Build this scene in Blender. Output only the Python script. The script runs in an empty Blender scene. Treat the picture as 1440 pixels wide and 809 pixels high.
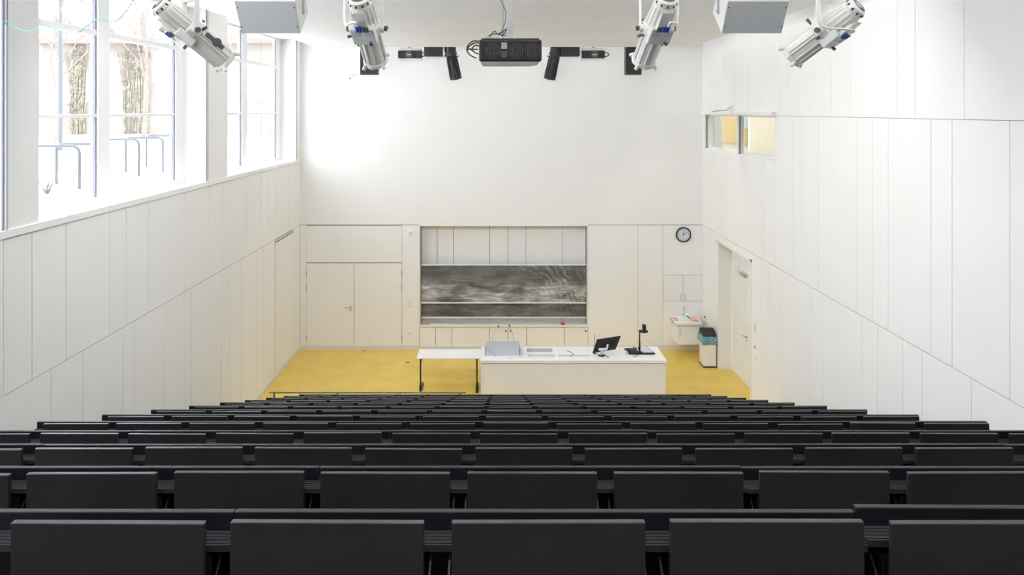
import bpy, bmesh, math, random
from mathutils import Vector, Matrix
random.seed(7)
C = bpy.context.scene
R = math.radians
# ------------------------------------------------------------------ camera, world, exposure
F = 960.0; VX = 703.0; VY = 155.0; EYE = 6.127
cam = bpy.data.objects.new('camera', bpy.data.cameras.new('camera'))
C.collection.objects.link(cam); C.camera = cam
cam.location = (0, 0, EYE); cam.rotation_euler = (R(90), 0, 0)
cam.data.sensor_width = 36; cam.data.lens = 36 * F / 1440
cam.data.shift_x = (720 - VX) / 1440; cam.data.shift_y = -(404.5 - VY) / 1440
cam.data.clip_start = 0.05; cam.data.clip_end = 300
w = bpy.data.worlds.new('world'); C.world = w; w.use_nodes = True
nt = w.node_tree; nt.nodes.clear()
wo = nt.nodes.new('ShaderNodeOutputWorld'); bg = nt.nodes.new('ShaderNodeBackground')
tc = nt.nodes.new('ShaderNodeTexCoord'); sx = nt.nodes.new('ShaderNodeSeparateXYZ'); rp = nt.nodes.new('ShaderNodeValToRGB')
rp.color_ramp.elements[0].color = (.86, .88, .92, 1); rp.color_ramp.elements[1].color = (.93, .96, 1, 1)
nt.links.new(tc.outputs['Generated'], sx.inputs[0]); nt.links.new(sx.outputs['Z'], rp.inputs[0])
nt.links.new(rp.outputs[0], bg.inputs[0]); nt.links.new(bg.outputs[0], wo.inputs[0])
WORLD = 4.2
bg.inputs[1].default_value = WORLD
C.view_settings.view_transform = 'Standard'; C.view_settings.look = 'None'
C.view_settings.gamma = 1; C.view_settings.use_curve_mapping = False
C.view_settings.exposure = 0.74
try:
    C.cycles.max_bounces = 14; C.cycles.diffuse_bounces = 8; C.cycles.transparent_max_bounces = 16
    C.cycles.sample_clamp_indirect = 8
except Exception: pass

XL, XR, YB, YR = -5.11, 5.18, 17.46, -4.0       # room shell
CEIL = 9.2
WINS = [(-2.2, 2.1), (2.7, 7.03), (7.57, 11.9), (12.8, 17.15)]
SILL, HEAD = 4.885, 7.90
GX = -5.55
def area(name, loc, rot, sx_, sy_, power, col=(1, 1, 1), portal=False):
    l = bpy.data.lights.new(name, 'AREA'); l.shape = 'RECTANGLE'; l.size = sx_; l.size_y = sy_; l.energy = power; l.color = col
    o = bpy.data.objects.new(name, l); o.location = loc; o.rotation_euler = rot; C.collection.objects.link(o)
    if portal: l.cycles.is_portal = True
    return o
for (a, b) in WINS:   # window portals guide the sampling of the daylight, they give off nothing themselves
    area('window_portal', (-5.72, (a + b) / 2, (SILL + HEAD) / 2), (0, R(-90), 0), HEAD - SILL, b - a, 1, portal=True)
# unseen strips added to brighten the room: long tubes above both long sides of the hung ceiling, plus the back slot and the rear ceiling
LUM = [(-2.4, 4.0, 1.0, 7.0, 'x'), (2.4, 4.0, 1.0, 7.0, 'x')]
LP_SIDE, LP_REAR, LP_CAN, LP_STAGE, LP_SLOT = 8, 50, 15, 170, 40

# ------------------------------------------------------------------ materials
def mat(name, col, rough=.5, metal=0, spec=.5, noise=0, nscale=8, bump=0, bscale=200, emis=0, coat=0):
    m = bpy.data.materials.new(name); m.use_nodes = True; n = m.node_tree; p = n.nodes['Principled BSDF']
    p.inputs['Base Color'].default_value = (*col, 1); p.inputs['Roughness'].default_value = rough
    p.inputs['Metallic'].default_value = metal; p.inputs['Specular IOR Level'].default_value = spec
    p.inputs['Coat Weight'].default_value = coat
    t = n.nodes.new('ShaderNodeTexCoord')
    if noise:
        q = n.nodes.new('ShaderNodeTexNoise'); q.inputs['Scale'].default_value = nscale; q.inputs['Detail'].default_value = 5
        r = n.nodes.new('ShaderNodeValToRGB')
        r.color_ramp.elements[0].position = .3; r.color_ramp.elements[1].position = .7
        r.color_ramp.elements[0].color = (*[c * (1 - noise) for c in col], 1)
        r.color_ramp.elements[1].color = (*[min(1, c * (1 + noise)) for c in col], 1)
        n.links.new(t.outputs['Object'], q.inputs['Vector']); n.links.new(q.outputs['Fac'], r.inputs[0]); n.links.new(r.outputs[0], p.inputs['Base Color'])
    if bump:
        q = n.nodes.new('ShaderNodeTexNoise'); q.inputs['Scale'].default_value = bscale; b = n.nodes.new('ShaderNodeBump')
        b.inputs['Strength'].default_value = bump; b.inputs['Distance'].default_value = .002
        n.links.new(t.outputs['Object'], q.inputs['Vector']); n.links.new(q.outputs['Fac'], b.inputs['Height']); n.links.new(b.outputs[0], p.inputs['Normal'])
    if emis:
        p.inputs['Emission Color'].default_value = (*col, 1); p.inputs['Emission Strength'].default_value = emis
    return m
M = {}
M['panel'] = mat('white_panel', (.85, .85, .845), .45, noise=.012, nscale=1.5)
M['panel_cream'] = mat('cream_white_panel', (.86, .86, .86), .5, noise=.012, nscale=1.5)
M['seam'] = mat('panel_seam', (.30, .30, .30), .8)
M['rearwall'] = mat('dark_rear_cladding', (.22, .21, .20), .7, noise=.03)
M['plaster'] = mat('white_plaster', (.85, .85, .85), .8, noise=.008, nscale=2, bump=.05)
M['ceil'] = mat('white_ceiling_board', (.88, .88, .885), .7, noise=.01, nscale=3)
M['frame'] = mat('white_window_frame', (.84, .85, .87), .4)
M['bead'] = mat('grey_window_gasket', (.25, .25, .30), .5)
M['sill'] = mat('white_sill', (.86, .86, .86), .35)
M['skirt'] = mat('skirting', (.72, .71, .70), .5)
M['tier'] = mat('dark_tier_floor', (.05, .05, .052), .6, noise=.1)
M['seat'] = mat('charcoal_laminate', (.018, .0175, .020), .29, spec=.8, noise=.12, nscale=5, bump=.05, bscale=150)
M['rail'] = mat('black_laminate', (.008, .009, .013), .38, noise=.15, nscale=6)
M['rib'] = mat('ribbed_dark_profile', (.03, .032, .036), .5)
M['steel'] = mat('black_steel', (.012, .014, .02), .35, metal=.3)
M['bolt'] = mat('steel_bolt', (.7, .7, .7), .25, metal=1)
M['edge'] = mat('plywood_edge', (.22, .12, .06), .6)
M['white'] = mat('white_enamel', (.82, .82, .80), .35)
M['desk'] = mat('white_desk_laminate', (.84, .84, .84), .35, noise=.006)
M['deskfront'] = mat('white_desk_front', (.80, .797, .785), .5, noise=.008)
M['lightgrey'] = mat('light_grey_plastic', (.60, .63, .67), .5)
M['grille'] = mat('grey_loudspeaker_grille', (.47, .485, .50), .6, bump=.6, bscale=500)
M['fixture'] = mat('offwhite_lamp_casting', (.76, .76, .72), .36)
M['fixgrey'] = mat('lamp_dark_grey', (.11, .10, .11), .5)
M['black'] = mat('black_plastic', (.013, .013, .015), .35)
M['softblack'] = mat('dark_grey_plastic', (.017, .018, .022), .5)
M['beige'] = mat('beige_grey_metal', (.74, .73, .69), .45)
M['chrome'] = mat('chrome', (.75, .75, .76), .18, metal=1)
M['satin'] = mat('satin_steel', (.5, .5, .5), .35, metal=1)
M['ceramic'] = mat('white_ceramic', (.86, .86, .85), .12, coat=.5)
M['blue'] = mat('blue_plug', (.02, .09, .65), .4)
M['teal'] = mat('teal_cable', (.12, .42, .36), .5)
M['green'] = mat('green_cable', (.03, .28, .15), .5)
M['red'] = mat('red_plastic', (.55, .06, .03), .5)
M['pink'] = mat('salmon_cloth', (.80, .42, .34), .9, noise=.1, nscale=20)
M['bag'] = mat('blue_bin_bag', (.16, .33, .42), .3, noise=.3, nscale=14)
M['bluegrey'] = mat('blue_grey_tray', (.16, .20, .27), .5)
M['clockface'] = mat('pale_clock_face', (.70, .71, .80), .4)
M['rackmetal'] = mat('galvanised_steel', (.085, .095, .105), .5)
M['snow'] = mat('snow', (.88, .9, .93), .9, noise=.04, nscale=1.5, bump=.4, bscale=6)
M['facade'] = mat('pale_render', (.25, .225, .20), .9, noise=.15, nscale=.6)
M['roofband'] = mat('pink_eaves', (.30, .17, .16), .8)
M['ivy'] = mat('dry_ivy', (.22, .195, .15), .9, noise=.5, nscale=3)
M['bark'] = mat('bark', (.20, .17, .15), .9, noise=.2)
M['winglass'] = mat('dark_window', (.2, .24, .28), .2)
M['wing_yellow'] = mat('ochre_wall', (.80, .62, .28), .6, noise=.05)
M['wing_cream'] = mat('cream_wall', (.80, .75, .63), .6, noise=.04)
M['wing_grey'] = mat('grey_corridor_floor', (.40, .41, .37), .4)
M['wing_blue'] = mat('pale_blue_panel', (.62, .78, .80), .4)
M['wing_white'] = mat('pale_green_white_wall', (.78, .83, .82), .5)
M['tube'] = mat('added_lamp_diffuser', (1, .98, .95), .5, emis=2.0)  # glow of the added lamps
def glass(name, tint=(1, 1, 1)):
    m = bpy.data.materials.new(name); m.use_nodes = True; n = m.node_tree; n.nodes.clear()
    o = n.nodes.new('ShaderNodeOutputMaterial'); a = n.nodes.new('ShaderNodeBsdfTransparent'); g = n.nodes.new('ShaderNodeBsdfGlossy')
    g.inputs['Roughness'].default_value = .02; a.inputs[0].default_value = (*tint, 1)
    f = n.nodes.new('ShaderNodeLayerWeight'); pw = n.nodes.new('ShaderNodeMath'); pw.operation = 'POWER'; pw.inputs[1].default_value = 4.0
    ml = n.nodes.new('ShaderNodeMath'); ml.operation = 'MULTIPLY_ADD'; ml.inputs[1].default_value = .5; ml.inputs[2].default_value = .03; x = n.nodes.new('ShaderNodeMixShader')
    n.links.new(f.outputs['Facing'], pw.inputs[0]); n.links.new(pw.outputs[0], ml.inputs[0]); n.links.new(ml.outputs[0], x.inputs[0]); n.links.new(a.outputs[0], x.inputs[1]); n.links.new(g.outputs[0], x.inputs[2]); n.links.new(x.outputs[0], o.inputs[0])
    return m
M['glass'] = glass('clear_window_glass', (.97, .98, .98))
def floor_mat():
    m = mat('yellow_linoleum', (.76, .545, .105), .28, noise=.07, nscale=2.2)
    n = m.node_tree; p = n.nodes['Principled BSDF']; p.inputs['Specular IOR Level'].default_value = .5
    return m
M['yellow'] = floor_mat()
def chalk_mat(name, base, amt):
    m = bpy.data.materials.new(name); m.use_nodes = True; n = m.node_tree; p = n.nodes['Principled BSDF']; p.inputs['Roughness'].default_value = .7
    L = n.links.new; t = n.nodes.new('ShaderNodeTexCoord')
    def noise(scale, sc, det=6, dist=0.0, rot=0):
        mp = n.nodes.new('ShaderNodeMapping'); mp.inputs['Scale'].default_value = sc; mp.inputs['Rotation'].default_value = (0, rot, 0)
        q = n.nodes.new('ShaderNodeTexNoise'); q.inputs['Scale'].default_value = scale; q.inputs['Detail'].default_value = det; q.inputs['Distortion'].default_value = dist
        L(t.outputs['Object'], mp.inputs[0]); L(mp.outputs[0], q.inputs['Vector']); return q.outputs['Fac']
    def ramp(s, a, b):
        r = n.nodes.new('ShaderNodeMapRange'); r.inputs[1].default_value = a; r.inputs[2].default_value = b; L(s, r.inputs[0]); return r.outputs[0]
    def op(o, a, b):
        q = n.nodes.new('ShaderNodeMath'); q.operation = o
        for i, v in enumerate((a, b)):
            if isinstance(v, (int, float)): q.inputs[i].default_value = v
            else: L(v, q.inputs[i])
        return q.outputs[0]
    cloud = ramp(noise(1.5, (.9, 1, 2.2), 3, .3), .38, .68)
    streak = ramp(noise(2.4, (.8, 1, 9), 8, .9), .42, .78)
    fine = ramp(noise(5, (.6, 1, 14), 6, 1.5), .52, .75)
    # arcs of a sponge around a point low on the right half
    sp = n.nodes.new('ShaderNodeSeparateXYZ'); L(t.outputs['Object'], sp.inputs[0])
    wv = n.nodes.new('ShaderNodeTexWave'); wv.wave_type = 'RINGS'; wv.rings_direction = 'Y'; wv.inputs['Scale'].default_value = 2.3; wv.inputs['Distortion'].default_value = 9; wv.inputs['Detail'].default_value = 8; wv.inputs['Detail Scale'].default_value = 1.6
    mp = n.nodes.new('ShaderNodeMapping'); mp.inputs['Location'].default_value = (-.25, 0, .55); L(t.outputs['Object'], mp.inputs[0]); L(mp.outputs[0], wv.inputs['Vector'])
    arcs = op('MULTIPLY', op('MULTIPLY', ramp(wv.outputs['Fac'], .5, 1), ramp(noise(3.0, (1, 1, 1.4), 5, .5), .40, .66)), ramp(sp.outputs['X'], .0, .9))
    low = ramp(sp.outputs['Z'], .42, -.05)
    body = op('MULTIPLY', op('MULTIPLY', cloud, op('ADD', streak, .35)), op('ADD', op('MULTIPLY', low, .9), .15))
    tot = op('ADD', op('MULTIPLY', body, .9), op('ADD', op('MULTIPLY', op('MULTIPLY', fine, cloud), .30), op('MULTIPLY', arcs, .22)))
    tot = op('MULTIPLY', tot, amt)
    mx = n.nodes.new('ShaderNodeMix'); mx.data_type = 'RGBA'; mx.clamp_factor = True
    mx.inputs[6].default_value = (*base, 1); mx.inputs[7].default_value = (.66, .66, .68, 1); L(tot, mx.inputs[0]); L(mx.outputs[2], p.inputs['Base Color'])
    return m
M['chalk'] = chalk_mat('chalk_smeared_board', (.10, .099, .098), 1.5)
M['chalk2'] = chalk_mat('dark_board', (.080, .077, .073), .4)

# ------------------------------------------------------------------ mesh helpers
class MB:
    def __init__(s, T=None): s.v = []; s.f = []; s.m = []; s.T = T
    def add(s, vs, fs, mi=0):
        b = len(s.v); s.v += [(s.T @ Vector(v)) if s.T else Vector(v) for v in vs]; s.f += [tuple(b + i for i in f) for f in fs]; s.m += [mi] * len(fs); return s
    def box(s, x0, x1, y0, y1, z0, z1, mi=0):
        x0, x1 = sorted((x0, x1)); y0, y1 = sorted((y0, y1)); z0, z1 = sorted((z0, z1))
        return s.add([(x0, y0, z0), (x1, y0, z0), (x1, y1, z0), (x0, y1, z0), (x0, y0, z1), (x1, y0, z1), (x1, y1, z1), (x0, y1, z1)],
                     [(0, 3, 2, 1), (4, 5, 6, 7), (0, 1, 5, 4), (1, 2, 6, 5), (2, 3, 7, 6), (3, 0, 4, 7)], mi)
    def prism(s, poly, ax, a0, a1, mi=0):
        # poly: list of 2-D points in the other two axes (cyclic order of axes), extruded along ax
        def P(u, v, a): return {'x': (a, u, v), 'y': (u, a, v), 'z': (u, v, a)}[ax]
        n = len(poly); vs = [P(u, v, a0) for u, v in poly] + [P(u, v, a1) for u, v in poly]
        fs = [tuple(range(n))[::-1], tuple(range(n, 2 * n))] + [(i, (i + 1) % n, n + (i + 1) % n, n + i) for i in range(n)]
        return s.add(vs, fs, mi)
    def cyl(s, p0, p1, r0, r1=None, n=20, mi=0, ph=0):
        r1 = r0 if r1 is None else r1; p0 = Vector(p0); p1 = Vector(p1); d = (p1 - p0).normalized()
        u = d.orthogonal().normalized() if abs(d.z) > .99 else d.cross(Vector((0, 0, 1))).normalized(); v = d.cross(u)
        vs = []
        for p, r in ((p0, r0), (p1, r1)):
            for i in range(n):
                a = 2 * math.pi * i / n + ph; vs.append(p + (u * math.cos(a) + v * math.sin(a)) * r)
        return s.add(vs, [tuple(range(n))[::-1], tuple(range(n, 2 * n))] + [(i, (i + 1) % n, n + (i + 1) % n, n + i) for i in range(n)], mi)
    def lathe(s, p0, d, prof, n=28, mi=0):   # prof: (t along d, radius)
        p0 = Vector(p0); d = Vector(d).normalized(); u = d.orthogonal().normalized(); v = d.cross(u); vs = []
        for t, r in prof:
            for i in range(n):
                a = 2 * math.pi * i / n; vs.append(p0 + d * t + (u * math.cos(a) + v * math.sin(a)) * r)
        k = len(prof); fs = [tuple(range(n))[::-1], tuple(range((k - 1) * n, k * n))]
        for j in range(k - 1):
            fs += [(j * n + i, j * n + (i + 1) % n, (j + 1) * n + (i + 1) % n, (j + 1) * n + i) for i in range(n)]
        return s.add(vs, fs, mi)
    def tube(s, pts, r, n=8, mi=0, smooth=True):
        P = [Vector(p) for p in pts]
        if smooth and len(P) > 2:
            Q = []
            for i in range(len(P) - 1):
                a = P[max(i - 1, 0)]; b = P[i]; c = P[i + 1]; d = P[min(i + 2, len(P) - 1)]
                for k in range(5):
                    t = k / 5; Q.append(.5 * ((2 * b) + (c - a) * t + (2 * a - 5 * b + 4 * c - d) * t * t + (3 * b - a - 3 * c + d) * t ** 3))
            Q.append(P[-1]); P = Q
        vs = []; u = None
        for i, p in enumerate(P):
            d = (P[min(i + 1, len(P) - 1)] - P[max(i - 1, 0)]).normalized()
            u = d.orthogonal().normalized() if u is None else (u - d * u.dot(d)).normalized(); v = d.cross(u)
            vs += [p + (u * math.cos(2 * math.pi * j / n) + v * math.sin(2 * math.pi * j / n)) * r for j in range(n)]
        k = len(P); fs = [tuple(range(n))[::-1], tuple(range((k - 1) * n, k * n))]
        for j in range(k - 1): fs += [(j * n + i, j * n + (i + 1) % n, (j + 1) * n + (i + 1) % n, (j + 1) * n + i) for i in range(n)]
        return s.add(vs, fs, mi)
    def build(s, name, mats, parent=None, bevel=0, smooth=False, at=None, seg=2):
        if not isinstance(mats, (list, tuple)): mats = [mats]
        org = Vector((0, 0, 0)); q = parent
        while q is not None: org += q.location; q = q.parent
        own = Vector(at) - org if at is not None else Vector((0, 0, 0))
        me = bpy.data.meshes.new(name); me.from_pydata([tuple(v - org - own) for v in s.v], [], s.f)
        for m in mats: me.materials.append(M[m])
        for p, i in zip(me.polygons, s.m): p.material_index = i
        b = bmesh.new(); b.from_mesh(me); bmesh.ops.recalc_face_normals(b, faces=b.faces)
        if smooth:
            for f in b.faces: f.smooth = True
            for e in b.edges:
                if len(e.link_faces) == 2 and e.calc_face_angle(0) > R(35): e.smooth = False
        b.to_mesh(me); b.free()
        o = bpy.data.objects.new(name, me); C.collection.objects.link(o); o.parent = parent; o.location = own
        if bevel:
            md = o.modifiers.new('bevel', 'BEVEL'); md.width = bevel; md.segments = seg; md.limit_method = 'ANGLE'; md.angle_limit = R(40)
        return o
def tag(o, label=None, cat=None, group=None, kind=None):
    for k, v in (('label', label), ('category', cat), ('group', group), ('kind', kind)):
        if v: o[k] = v
    return o
def thing(name, label, cat, loc, group=None, kind=None):
    o = bpy.data.objects.new(name, None); C.collection.objects.link(o); o.location = loc; o.empty_display_size = .1
    return tag(o, label, cat, group, kind)
def copy_tree(o, parent=None):
    c = o.copy(); C.collection.objects.link(c); c.parent = parent
    for ch in list(o.children): copy_tree(ch, c)
    return c
def P(x, y, Y): return Vector(((x - VX) * Y / F, Y, EYE - (y - VY) * Y / F))   # photo pixel at a known distance -> point
def onL(x): return -XL * F / (VX - x)      # distance of a seam on the left / right wall
def onR(x): return XR * F / (x - VX)

# ------------------------------------------------------------------ SETTING: walls
G = .004
def seams(lst, lo, hi): 
    l = sorted([v for v in lst if lo + .03 < v < hi - .03]); l = [lo] + l + [hi]; return list(zip(l[:-1], l[1:]))
TH = .022
# left wall: upper band, lower band, pillars
b = MB()
b.box(XL - TH, XL - .47, YR, YB + .3, -.3, 4.80, 1)
up = [onL(x) for x in (4.5, 45, 93, 154, 177.5, 208.6, 261, 294, 313, 346, 367, 376.5, 389, 406)] + [6.3, 5.5, 4.9, 3.9, 3.3, 2.1, 1.2, .1, -1, -2, -3]
lo = [onL(x) for x in (72, 117, 173, 189, 232, 259, 269.5, 311, 323, 339.5, 361.5, 370.5)] + [6.9, 5.9, 5.2, 4.1, 3, 2.2, 1, 0, -1.2, -2.4]
for a, c in seams(up, YR, YB): b.box(XL, XL - TH - .002, a + G, c - G, 3.185, 4.795)
D0, D1 = onL(386.5), onL(411.7)
for a, c in seams(lo, YR, D0): b.box(XL, XL - TH - .002, a + G, c - G, .10, 3.175)
b.box(XL, XL - TH - .002, D1 + .02, YB, .10, 3.175); b.box(XL, XL - TH - .002, D0 + .01, D1 + .01, .10, .145)
edges = [YR - .3] + [v for ab in WINS for v in ab] + [YB + .3]
for i in range(0, len(edges), 2): b.box(XL, XL - .47, edges[i], edges[i + 1], 4.79, CEIL)
b.box(XL, XL - .47, YR, YB + .3, HEAD, CEIL)
for a, c in WINS:    # shadow channels for the blinds at the far end of every reveal
    b.box(XL + .003, XL - .012, c - .015, c + .012, SILL, HEAD, 2); b.box(XL + .003, XL - .012, c + .045, c + .058, SILL, HEAD, 2)
b.build('wall_left', ['panel', 'seam', 'bead'])['kind'] = 'structure'
bpy.data.objects['wall_left'].data.materials[0] = M['panel']
# sill
b = MB(); b.box(XL + .02, XL - .47, YR, YB, 4.80, SILL)
b.build('trim_sill_left', 'sill', bevel=.006)['kind'] = 'structure'
# windows
for wi, (a, c) in enumerate(WINS, 1):
    root = thing('window_%d' % wi, None, None, (GX, a, SILL), kind='structure'); root['kind'] = 'structure'
    Wd = c - a; f = MB(); x0, x1 = GX - .06, GX + .05
    f.box(x0, x1, a, a + .08, SILL + .05, HEAD - .05); f.box(x0, x1, c - .30, c, SILL + .05, HEAD - .05)
    m0 = a + 1.78; m1 = m0 + .27
    f.box(x0, x1, m0, m1, SILL + .05, HEAD - .05); f.box(x0, x1, a, c, SILL, SILL + .05); f.box(x0, x1, a, c, HEAD - .05, HEAD)
    for z0, z1 in ((6.03, 6.075), (7.145, 7.225)): f.box(x0 + .02, x1 - .02, a, c, z0, z1)
    f.build('window_frame', 'frame', root, bevel=.004)
    g = MB()
    for y in (m0, c - .30):
        for z0, z1 in ((SILL + .05, 6.03), (6.075, 7.145), (7.225, HEAD - .05)):
            g.box(GX - .012, GX + .025, y - .032, y + .001, z0, z1)
    g.build('gasket', 'bead', root)
    g = MB()
    for y0, y1 in ((a + .08, m0 - .032), (m1, c - .332)): g.box(GX - .012, GX, y0, y1, SILL + .05, HEAD - .05)
    g.build('pane', 'glass', root)
# right wall with three bands, interior window and door recess
W0, W1 = onR(1090), onR(991.7); WZ0, WZ1 = 5.16, 6.02
DR0, DR1 = 14.1, 16.15; DT = 3.0
def sub(a, c, h0, h1):      # pieces of a..c outside h0..h1
    out = []
    if a < h0: out.append((a, min(c, h0)))
    if c > h1: out.append((max(a, h1), c))
    return out if (a < h1 and c > h0) else [(a, c)]
b = MB()
# backing
for y0, y1, z0, z1 in ((YR, DR0 - .05, -.3, WZ0 - .03), (DR0 - .05, DR1 + .05, DT + .06, WZ0 - .03), (DR1 + .05, YB + .3, -.3, WZ0 - .03), (YR, W0 - .03, WZ0 - .03, WZ1 + .02), (W1 + .03, YB + .3, WZ0 - .03, WZ1 + .02), (YR, YB + .3, WZ1 + .02, CEIL)):
    b.box(XR + TH, XR + .32, y0, y1, z0, z1, 1)
r1 = [onR(x) for x in (996.7, 1004, 1016, 1035, 1044, 1053, 1069, 1095, 1108, 1122, 1144, 1169, 1196, 1262, 1287, 1356)] + [6.4, 5.4, 4.6, 3.4, 2.5, 1.5, .3, -1, -2, -3]
r2 = [onR(x) for x in (998, 1021, 1040, 1050, 1073.5, 1090, 1115, 1128, 1151.6, 1205, 1227, 1249, 1309, 1339, 1420)] + [6.1, 5.3, 4.2, 3.1, 2.3, 1.4, .2, -1.2, -2.5]
r3 = [onR(x) for x in (1000, 1069.7, 1081, 1099, 1141, 1157, 1212, 1234, 1269, 1296.5, 1366)] + [6.4, 5.6, 4.4, 3.6, 2.2, 1, -.5, -2]
for a, c in seams(r1, YR, YB): b.box(XR, XR + TH + .002, a + G, c - G, 6.025, CEIL)
for a, c in seams(r2, YR, YB):
    b.box(XR, XR + TH + .002, a + G, c - G, 3.185, WZ0 - .002)
    for p, q in sub(a, c, W0, W1): b.box(XR, XR + TH + .002, p + (G if p == a else 0), q - (G if q == c else 0), WZ0 - .002, 6.018)
for a, c in seams(r3 + [DR0, DR1], YR, YB):
    if a >= DR0 - .01 and c <= DR1 + .01: b.box(XR, XR + TH + .002, a, c, DT, 3.175)
    else: b.box(XR, XR + TH + .002, a + G, c - G, .0 if a > 13 and a < DR0 else .10, 3.175)
b.build('wall_right', ['panel', 'seam'])['kind'] = 'structure'
# back wall
X = lambda px: (px - VX) * YB / F
Z = lambda py: EYE - (py - VY) * YB / F
b = MB()
BX0, BX1, BZ0, BZ1 = X(589.5), X(827), Z(458), Z(318)
b.box(XL - .2, XR + .2, YB + .0, YB + .4, 3.20, CEIL, 2)
b.box(XL, BX0, YB + TH, YB + .4, -.3, 3.2, 1); b.box(BX1, XR, YB + TH, YB + .4, -.3, 3.2, 1)
b.box(BX0, BX1, YB + .33, YB + .4, -.3, 3.2, 1); b.box(BX0, BX1, YB + .02, YB + .4, -.3, .05, 1)
b.box(BX0, BX1, YB, YB + .34, BZ1, 3.2, 0)
def bp(x0, x1, z0, z1, y=YB, mi=0): b.box(x0 + G, x1 - G, y, y + TH + .002, z0 + G, z1 - G, mi)
bp(XL, X(431), .1, 3.185); bp(X(565), BX0, .1, 3.185)
bp(BX1, X(897), .1, 3.185); bp(X(897), X(932), .1, 3.185); bp(X(932), X(988), Z(387), 3.185); bp(X(932), X(988), .1, Z(424))
for x0, x1 in ((X(431), X(565)),): b.box(x0, x1, YB + .01, YB + TH + .002, 3.15, 3.2, 1)
xs = [BX0 + .03, X(613.4), X(636.5), X(688.3), X(714.3), X(740.4), X(792.4), BX1 - .03]
for a, c in zip(xs[:-1], xs[1:]): b.box(a + .006, c - .006, YB + .30, YB + .335, BZ0, BZ1)
b.box(BX0, BX0 + .024, YB + .002, YB + .34, BZ0, BZ1); b.box(BX1 - .024, BX1, YB + .002, YB + .34, BZ0, BZ1)
b.build('wall_back', ['panel_cream', 'seam', 'plaster'])['kind'] = 'structure'
b = MB(); b.box(XL - .4, XR + .4, YR - .2, YR, -.3, CEIL); b.build('wall_rear', 'rearwall')['kind'] = 'structure'
b = MB(); b.box(XL - .4, XR + .4, YR - .2, YB + .4, CEIL, CEIL + .2); b.build('ceiling', 'plaster')['kind'] = 'structure'
b = MB(); b.box(XL - .1, XR + .5, 12.0, YB + .1, -.2, 0); b.build('floor', 'yellow')['kind'] = 'structure'
# skirtings
b = MB(); b.box(XL, XL + .012, 12.4, YB, 0, .10); b.build('baseboard_left', 'skirt')['kind'] = 'structure'
b = MB(); b.box(XL, X(988) + .1, YB - .012, YB + .02, 0, .10); b.build('baseboard_back', 'skirt')['kind'] = 'structure'
b = MB(); b.box(XR - .012, XR, DR1 + .05, YB, 0, .10); b.box(XR - .012, XR, 12.4, 13.5, 0, .10); b.build('baseboard_right', 'skirt')['kind'] = 'structure'
# hung ceiling canopy: boards with thin joints
CZ = EYE + 1.5
b = MB(); ys = [16.2] + [15.03 - 2.0 * i for i in range(7)]
b.box(-4.36, 4.49, ys[-1], 16.19, CZ + .02, CZ + .10, 1)
for c, a in zip(ys[:-1], ys[1:]): b.box(-4.37, 4.5, a + .012, c - .012, CZ, CZ + .09)
for x in (-2.9, -.9, 1.1, 3.1):
    for y in (5, 10, 15): b.cyl((x, y, CZ + .08), (x, y, CEIL), .012, n=8)
b.build('ceiling_canopy', ['ceil', 'seam'])['kind'] = 'structure'
# tiered floor
D = .86
def railz(k): return EYE - .000896 * (1204 + 371 * (k - 2))
def fl(k): return railz(k) - .75
b = MB()
for k in range(-1, 15):
    y0 = D * k - .45 if k > -1 else YR; y1 = D * k + .41
    b.box(XL, XR, y0, y1, -.25, fl(k) if fl(k) > .02 else .02)
b.build('tiered_floor', 'tier')['kind'] = 'structure'

# doors
def lever(root, p, out, along, mat_='satin'):     # door lever: rose, handle, key rose
    p = Vector(p); out = Vector(out); al = Vector(along); h = MB()
    h.cyl(p, p + out * .012, .026, n=16); h.cyl(p, p + out * .055, .010, n=10); h.tube([p + out * .052, p + out * .055 + al * .14], .010, smooth=False)
    q = p - Vector((0, 0, .075)); h.cyl(q, q + out * .010, .024, n=16)
    return h.build('handle', mat_, root, smooth=True)
d = thing('door_1', None, None, (X(498), YB, .1), kind='structure')
m = MB(); m.box(X(431) + G, X(565) - G, YB, YB + .04, Z(369.5) + .006, 3.165); m.build('transom_panel', 'panel_cream', d)
for x0, x1 in ((X(431), X(498)), (X(498), X(565))):
    m = MB(); m.box(x0 + .006, x1 - .006, YB, YB + .04, .02, Z(370.5)); lf = m.build('leaf', 'panel_cream', d)
    hx = x0 if x0 == X(431) else x1
    for py in (385, 405, 476):
        h = MB(); h.cyl((hx, YB - .008, Z(py) - .075), (hx, YB - .008, Z(py) + .075), .013, n=10); h.build('hinge', 'satin', lf)
    if x0 == X(431): lever(lf, (X(493), YB, Z(432)), (0, -1, 0), (-1, 0, 0), 'satin')
d = thing('door_2', None, None, (XL, D0, .15), kind='structure')
m = MB(); m.box(XL + .015, XL - .02, D0 + .02, D1 - .01, .15, 3.10); m.build('leaf', 'panel_cream', d)
m = MB(); m.box(XL + .016, XL - .02, D0 + .02, D1, 3.135, 3.16); m.build('top_track', 'skirt', d)
d = thing('door_3', None, None, (XR, DR0, 0), kind='structure')
m = MB(); XD = XR + .32
m.box(XR - .012, XD, DR1, DR1 + .05, 0, DT + .05); m.box(XR - .012, XD, DR0 - .05, DR0, 0, DT + .05); m.box(XR - .012, XD, DR0 - .05, DR1 + .05, DT, DT + .06)
m.build('frame', 'white', d)
m = MB(); m.box(XD - .015, XD + .03, DR0, DR1, 2.545, DT); m.build('transom_panel', 'white', d)
m = MB(); m.box(XD - .012, XD + .03, 15.09, DR1 - .006, .01, 2.535); lf = m.build('leaf', 'white', d)
m = MB(); m.box(XD - .012, XD + .03, DR0, 15.078, .01, 2.535); m.build('leaf', 'white', d)
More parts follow.
